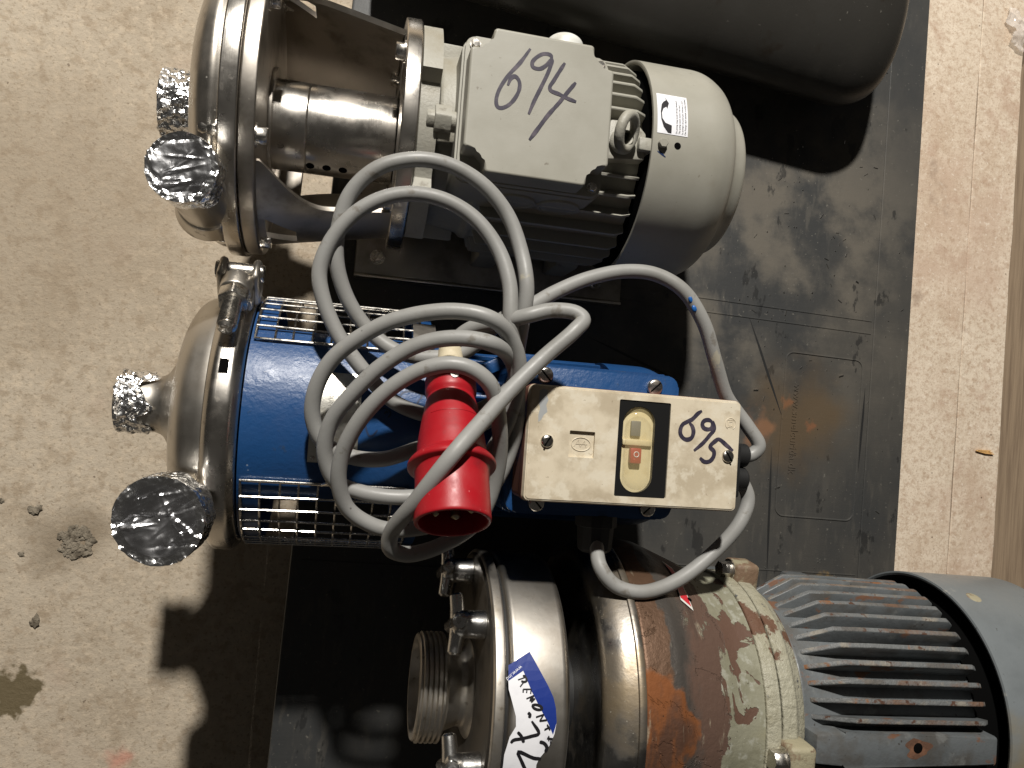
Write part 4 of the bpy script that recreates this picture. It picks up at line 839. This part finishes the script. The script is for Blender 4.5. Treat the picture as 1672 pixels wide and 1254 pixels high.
lug_m = mat('rusty_lug', (.17, .11, .07), .6, 0, layers=[L(scale=40, lo=.46, hi=.56, col=(.30, .27, .18)), L(scale=70, lo=.55, hi=.65, col=(.08, .035, .02), rough=.8)], bump=[('noise', 200, .5, .0018)])
for ph in (83, -3, -93, 173):
    M = Matrix.Translation((0, 0, A3)) @ Matrix.Rotation(R(-ph), 4, 'X')
    obj('flange_lug', box(-75, -52, -13, 13, 98, 126, 4, 3, M=M), lug_m, p3)
    hexbolt('lug_bolt', M @ Matrix.Translation((-75, 0, 117)) @ Matrix.Rotation(math.pi, 4, 'Z'), bolt_steel, p3, 8.2, 9, washer=True)
fing = mat('grey_machine_paint_rusting', (.115, .125, .130), .42, 0, rvar=(40, .08), rand=True, layers=[
    L(scale=18, lo=.45, hi=.72, col=(.075, .082, .085)), L(scale=26, lo=.47, hi=.66, col=(.070, .060, .048), rough=.6, fac=.65), L(scale=50, lo=.58, hi=.70, col=(.17, .175, .17), fac=.7), L(scale=38, lo=.60, hi=.66, col=(.15, .068, .034), rough=.75, fac=.9, stretch=(.7, 1, 1)),
    L(scale=230, lo=.65, hi=.71, col=(.03, .022, .018), fac=.8)], bump=[('noise', 240, .3, .0012)])
finedge = mat('grey_fin_rusty_edge', (.125, .13, .13), .5, 0, rand=True, layers=[
    L(scale=22, lo=.50, hi=.62, col=(.135, .075, .045), rough=.8, stretch=(.7, 1, 1)), L(scale=60, lo=.50, hi=.64, col=(.24, .215, .175), rough=.6, fac=.8), L(scale=30, lo=.5, hi=.6, col=(.06, .05, .042), rough=.7, fac=.6), L(scale=110, lo=.58, hi=.66, col=(.07, .032, .018), rough=.8),
    L(scale=34, lo=.62, hi=.7, col=(.19, .085, .035), rough=.8)], bump=[('noise', 300, .6, .002)])
obj('motor_body', lathe(rnd([(-48, 60), (-46, 96), (118, 96), (118, 60)], 4, 3), (0, 0, A3), seg=96), fing, p3)
fin_me = None
for ph in [11+7.4*k for k in range(12)] + [-11-7.4*k for k in range(12)]:
    if fin_me is None:
        pr = [(-42, 92), (-36, 98), (-10, 112.6), (20, 113.2), (110, 113), (117, 108), (118, 92)]
        bm = prism(pr, -1.9, 1.9, 1.1, 2, M=Matrix.Rotation(R(90), 4, 'X'))
        o = obj('cooling_fin', bm, fing, p3, ang=50); fin_me = o.data
        fin_me.materials.append(finedge)
        for p in fin_me.polygons:
            if math.hypot(p.center.y, p.center.z) > .1105 or (p.center.x < -.012 and abs(p.normal.y) < .75): p.material_index = 1
    else: o = bpy.data.objects.new('cooling_fin', fin_me); COL.objects.link(o); o.parent = p3
    o.rotation_euler = (R(-ph), 0, 0); o.location = (0, 0, A3*MM)
pad = obj('lifting_pad', prism([(-44, -11), (-20, -13), (-18, -12), (120, -12), (122, -10), (122, 10), (120, 12), (-18, 12), (-20, 13), (-44, 11)], A3+88, A3+112, 2, 2), fing, p3)
obj('rust_ring', poly_on([(46.5+(11+2.5*math.sin(5*a)+1.5*math.cos(3*a))*math.cos(a), 2+(7.6+1.4*math.sin(3*a+1))*math.sin(a)) for a in [2*math.pi*k/40 for k in range(40)]], put_flat(A3+112), .08), mat('bare_rust', (.10, .05, .03), .7, layers=[L(scale=90, lo=.45, hi=.65, col=(.17, .08, .045))], bump=[('noise', 300, .5, .001)]), pad, ang=None)
obj('threaded_hole_shade', lathe([(.25, 0), (.25, 3.6), (.1, 4.2)], (46.5, 2, A3+112), 'z', 20), cavity_shade, pad)  # dark disc laid on the pad, shade of the hole painted
cov_m = mat('grey_cover_paint', (.150, .165, .172), .38, 0, rvar=(30, .08), layers=[
    L(scale=14, lo=.45, hi=.75, col=(.115, .127, .132)), L(kind='grad', scale=13, off=(-.135, .03, -.26), dist=1.4, lo=.8, hi=.3, col=(.20, .16, .09), fac=.8), L(kind='grad', scale=26, off=(-.13, .05, -.26), dist=1.4, lo=.8, hi=.3, col=(.22, .09, .02), rough=.8),
    L(scale=160, lo=.66, hi=.71, col=(.05, .045, .04), fac=.8), L(scale=36, lo=.66, hi=.70, col=(.28, .28, .26), fac=.7)], bump=[('noise', 16, .15, .006), ('noise', 300, .12, .0006)])
fcv = obj('fan_cover', lathe([(190, 118.5), (126, 118.5), (125.4, 120.4), (126, 122), (226, 122), (250, 108), (252, 0)], (0, 0, A3), seg=128), cov_m, p3)
obj('end_bell', lathe([(118, 90), (130, 104), (160, 108), (160, 0)], (0, 0, A3)), cavity_shade, p3)  # near-black end, painting the dark gap inside the cover rim
obj('cover_dent', lathe([(.1, 0), (.5, 4), (.2, 6), (-.4, 7)], M=Matrix.Translation((150, 0, A3)) @ Matrix.Rotation(R(-66), 4, 'X') @ Matrix.Translation((0, 0, 122)) @ AX['z'], seg=18), lug_m, fcv)
obj('motor_foot', box(-30, -2, -95, 95, 1, 46, 4), fing, p3); obj('motor_foot', box(70, 98, -95, 95, 1, 46, 4), fing, p3)
obj('pump_foot', box(-180, -150, -70, 70, 1, 30, 4), fing, p3)
obj('body_foot', box(-276, -254, -60, 60, 1, 40, 4), steel_dark, p3)
# red direction arrow on the bell
Rb = lambda x: 131 + (112-131)*(max(-158, x)+158)/50 if x > -158 else 132
def put_bell(x, p, h): return Vector((x, (Rb(x)+h+1.2)*math.sin(R(p)), A3+(Rb(x)+h+1.2)*math.cos(R(p))))
ra = REDARROW[0]; cxr = sum(p[0] for p in ra)/len(ra); cyr = sum(p[1] for p in ra)/len(ra)
arw = obj('direction_arrow', poly_on(ra, put_bell, .0, 4), white_p, p3, ang=60)
child('arrow_red', poly_on([(cxr+(x-cxr)*.84, cyr+(p-cyr)*.88) for x, p in ra], put_bell, .12, 4), mat('red_print', (.50, .015, .03), .3), p3)
child('arrow_rivet', poly_on([(cxr+6+2.1*math.cos(k*.6), cyr-7.6+.9*math.sin(k*.6)) for k in range(10)], put_bell, .25), cavity_shade, p3)

# ---------------------------------------------------------------- small things lying about
dirt_m = mat('dry_dirt', (.24, .205, .155), .95, layers=[L(scale=120, lo=.4, hi=.7, col=(.09, .072, .05))], bump=[('noise', 400, .8, .002)])
def clump(x, y, r, n, label, seed):
    bm = NB(); rr = random.Random(seed)
    for k in range(n):
        a = rr.random()*6.28; d = r*math.sqrt(rr.random())*(.95 if n > 4 else .5); s = r*(rr.uniform(.05, .19) if n > 4 else rr.uniform(.35, .7))
        b = NB(); bmesh.ops.create_icosphere(b, subdivisions=2, radius=s)
        for v in b.verts:
            v.co *= 1+.9*noise.noise(v.co*(1.5/s)+Vector((k, seed, 0)))
            v.co.z *= .38; v.co.x *= 1.4
        bmesh.ops.rotate(b, cent=(0, 0, 0), matrix=Matrix.Rotation(rr.random()*6, 3, 'Z'), verts=b.verts)
        bmesh.ops.translate(b, vec=(x+d*math.cos(a), y+d*math.sin(a), s*.35), verts=b.verts)
        merge(bm, b)
    tag(obj('dirt_clump', bm, dirt_m), label, 'dirt clump', 'dirt clumps on the concrete floor')
clump(-281, -134, 18, 90, 'largest crumbly dirt patch on the concrete, left of the big foil cap', 3)
clump(-322, -97, 6, 3, 'small grey dirt crumb above the crumbly dirt patch', 5)
clump(-320, -217, 6, 3, 'small dark dirt crumb between the dirt patch and the olive stain', 8)
clump(-333, -145, 3.6, 2, 'tiny dirt crumb left of the crumbly dirt patch', 11)
clump(-355, -88, 4.5, 2, 'dirt crumb cut off by the left picture edge', 12)
bm = NB()
for k in range(3):
    b = prism([(-14+k, -1.6+k*1.6), (0, -2.2+k*1.4), (13-k*3, -.8+k), (12-k*2, .2+k), (-1, -.6+k*1.5), (-14+k*2, -.2+k*1.4)], 0, 1.4, .2, 1, M=Matrix.Rotation(R(-12+k*5), 4, 'Z')); merge(bm, b)
bmesh.ops.translate(bm, vec=(788.5, -48.2, 100.6), verts=bm.verts)
tag(obj('wood_splinter', bm, mat('fresh_splinter', (.62, .36, .13), .6)), 'orange wood splinter lying on the pale board', 'splinter')
# crumpled clear film
bm = NB(); bmesh.ops.create_grid(bm, x_segments=40, y_segments=40, size=30)
bmesh.ops.delete(bm, geom=[v for v in bm.verts if v.co.length > 24+7*math.sin(3*math.atan2(v.co.y, v.co.x)+1)+3*math.sin(7*math.atan2(v.co.y, v.co.x))], context='VERTS')
for v in bm.verts:
    q = v.co*.05; v.co.z = 5 + 9*noise.noise(q+Vector((4, 0, 0))) + 5*abs(noise.noise(q*2.6)) ; v.co.z = max(.6, v.co.z*(1-.5*(v.co.length/42)))
    v.co.y += 3*noise.noise(q*2); v.co.x += 5*noise.noise(q*1.6+Vector((0, 8, 0)))
bmesh.ops.translate(bm, vec=(862, 500, 100), verts=bm.verts)
bmesh.ops.solidify(bm, geom=bm.faces[:], thickness=.3)
tag(obj('plastic_film', bm, mat('clear_film', (.82, .76, .70), .12, alpha=.30)), 'crumpled clear plastic film on the boards at the upper right', 'plastic film')
# metal swarf scattered on the pallet
bm = NB(); rr = random.Random(4); pm_ = Matrix.Translation((309, 20, 0)) @ Matrix.Rotation(R(-5.8), 4, 'Z')
for k in range(150):
    x = rr.gauss(205, 52); y = rr.gauss(190, 130) if k % 3 else rr.uniform(-180, 420); s = rr.choice((.5, .6, .8, 1.0, 1.5)); l = rr.choice((.6, .8, 1, 1.4, 4, 6)) 
    if x > 330 or x < 60: continue
    box(-l/2, l/2, -s*.35, s*.35, 0, s*.5, M=pm_ @ Matrix.Translation((x, y, 130.2)) @ Matrix.Rotation(rr.random()*3.1, 4, 'Z'), bm=bm)
sw = tag(obj('metal_swarf', bm, mat('bright_swarf', (.8, .78, .74), .2, 1)), 'bright metal filings scattered over the black pallet', 'swarf', kind='stuff')
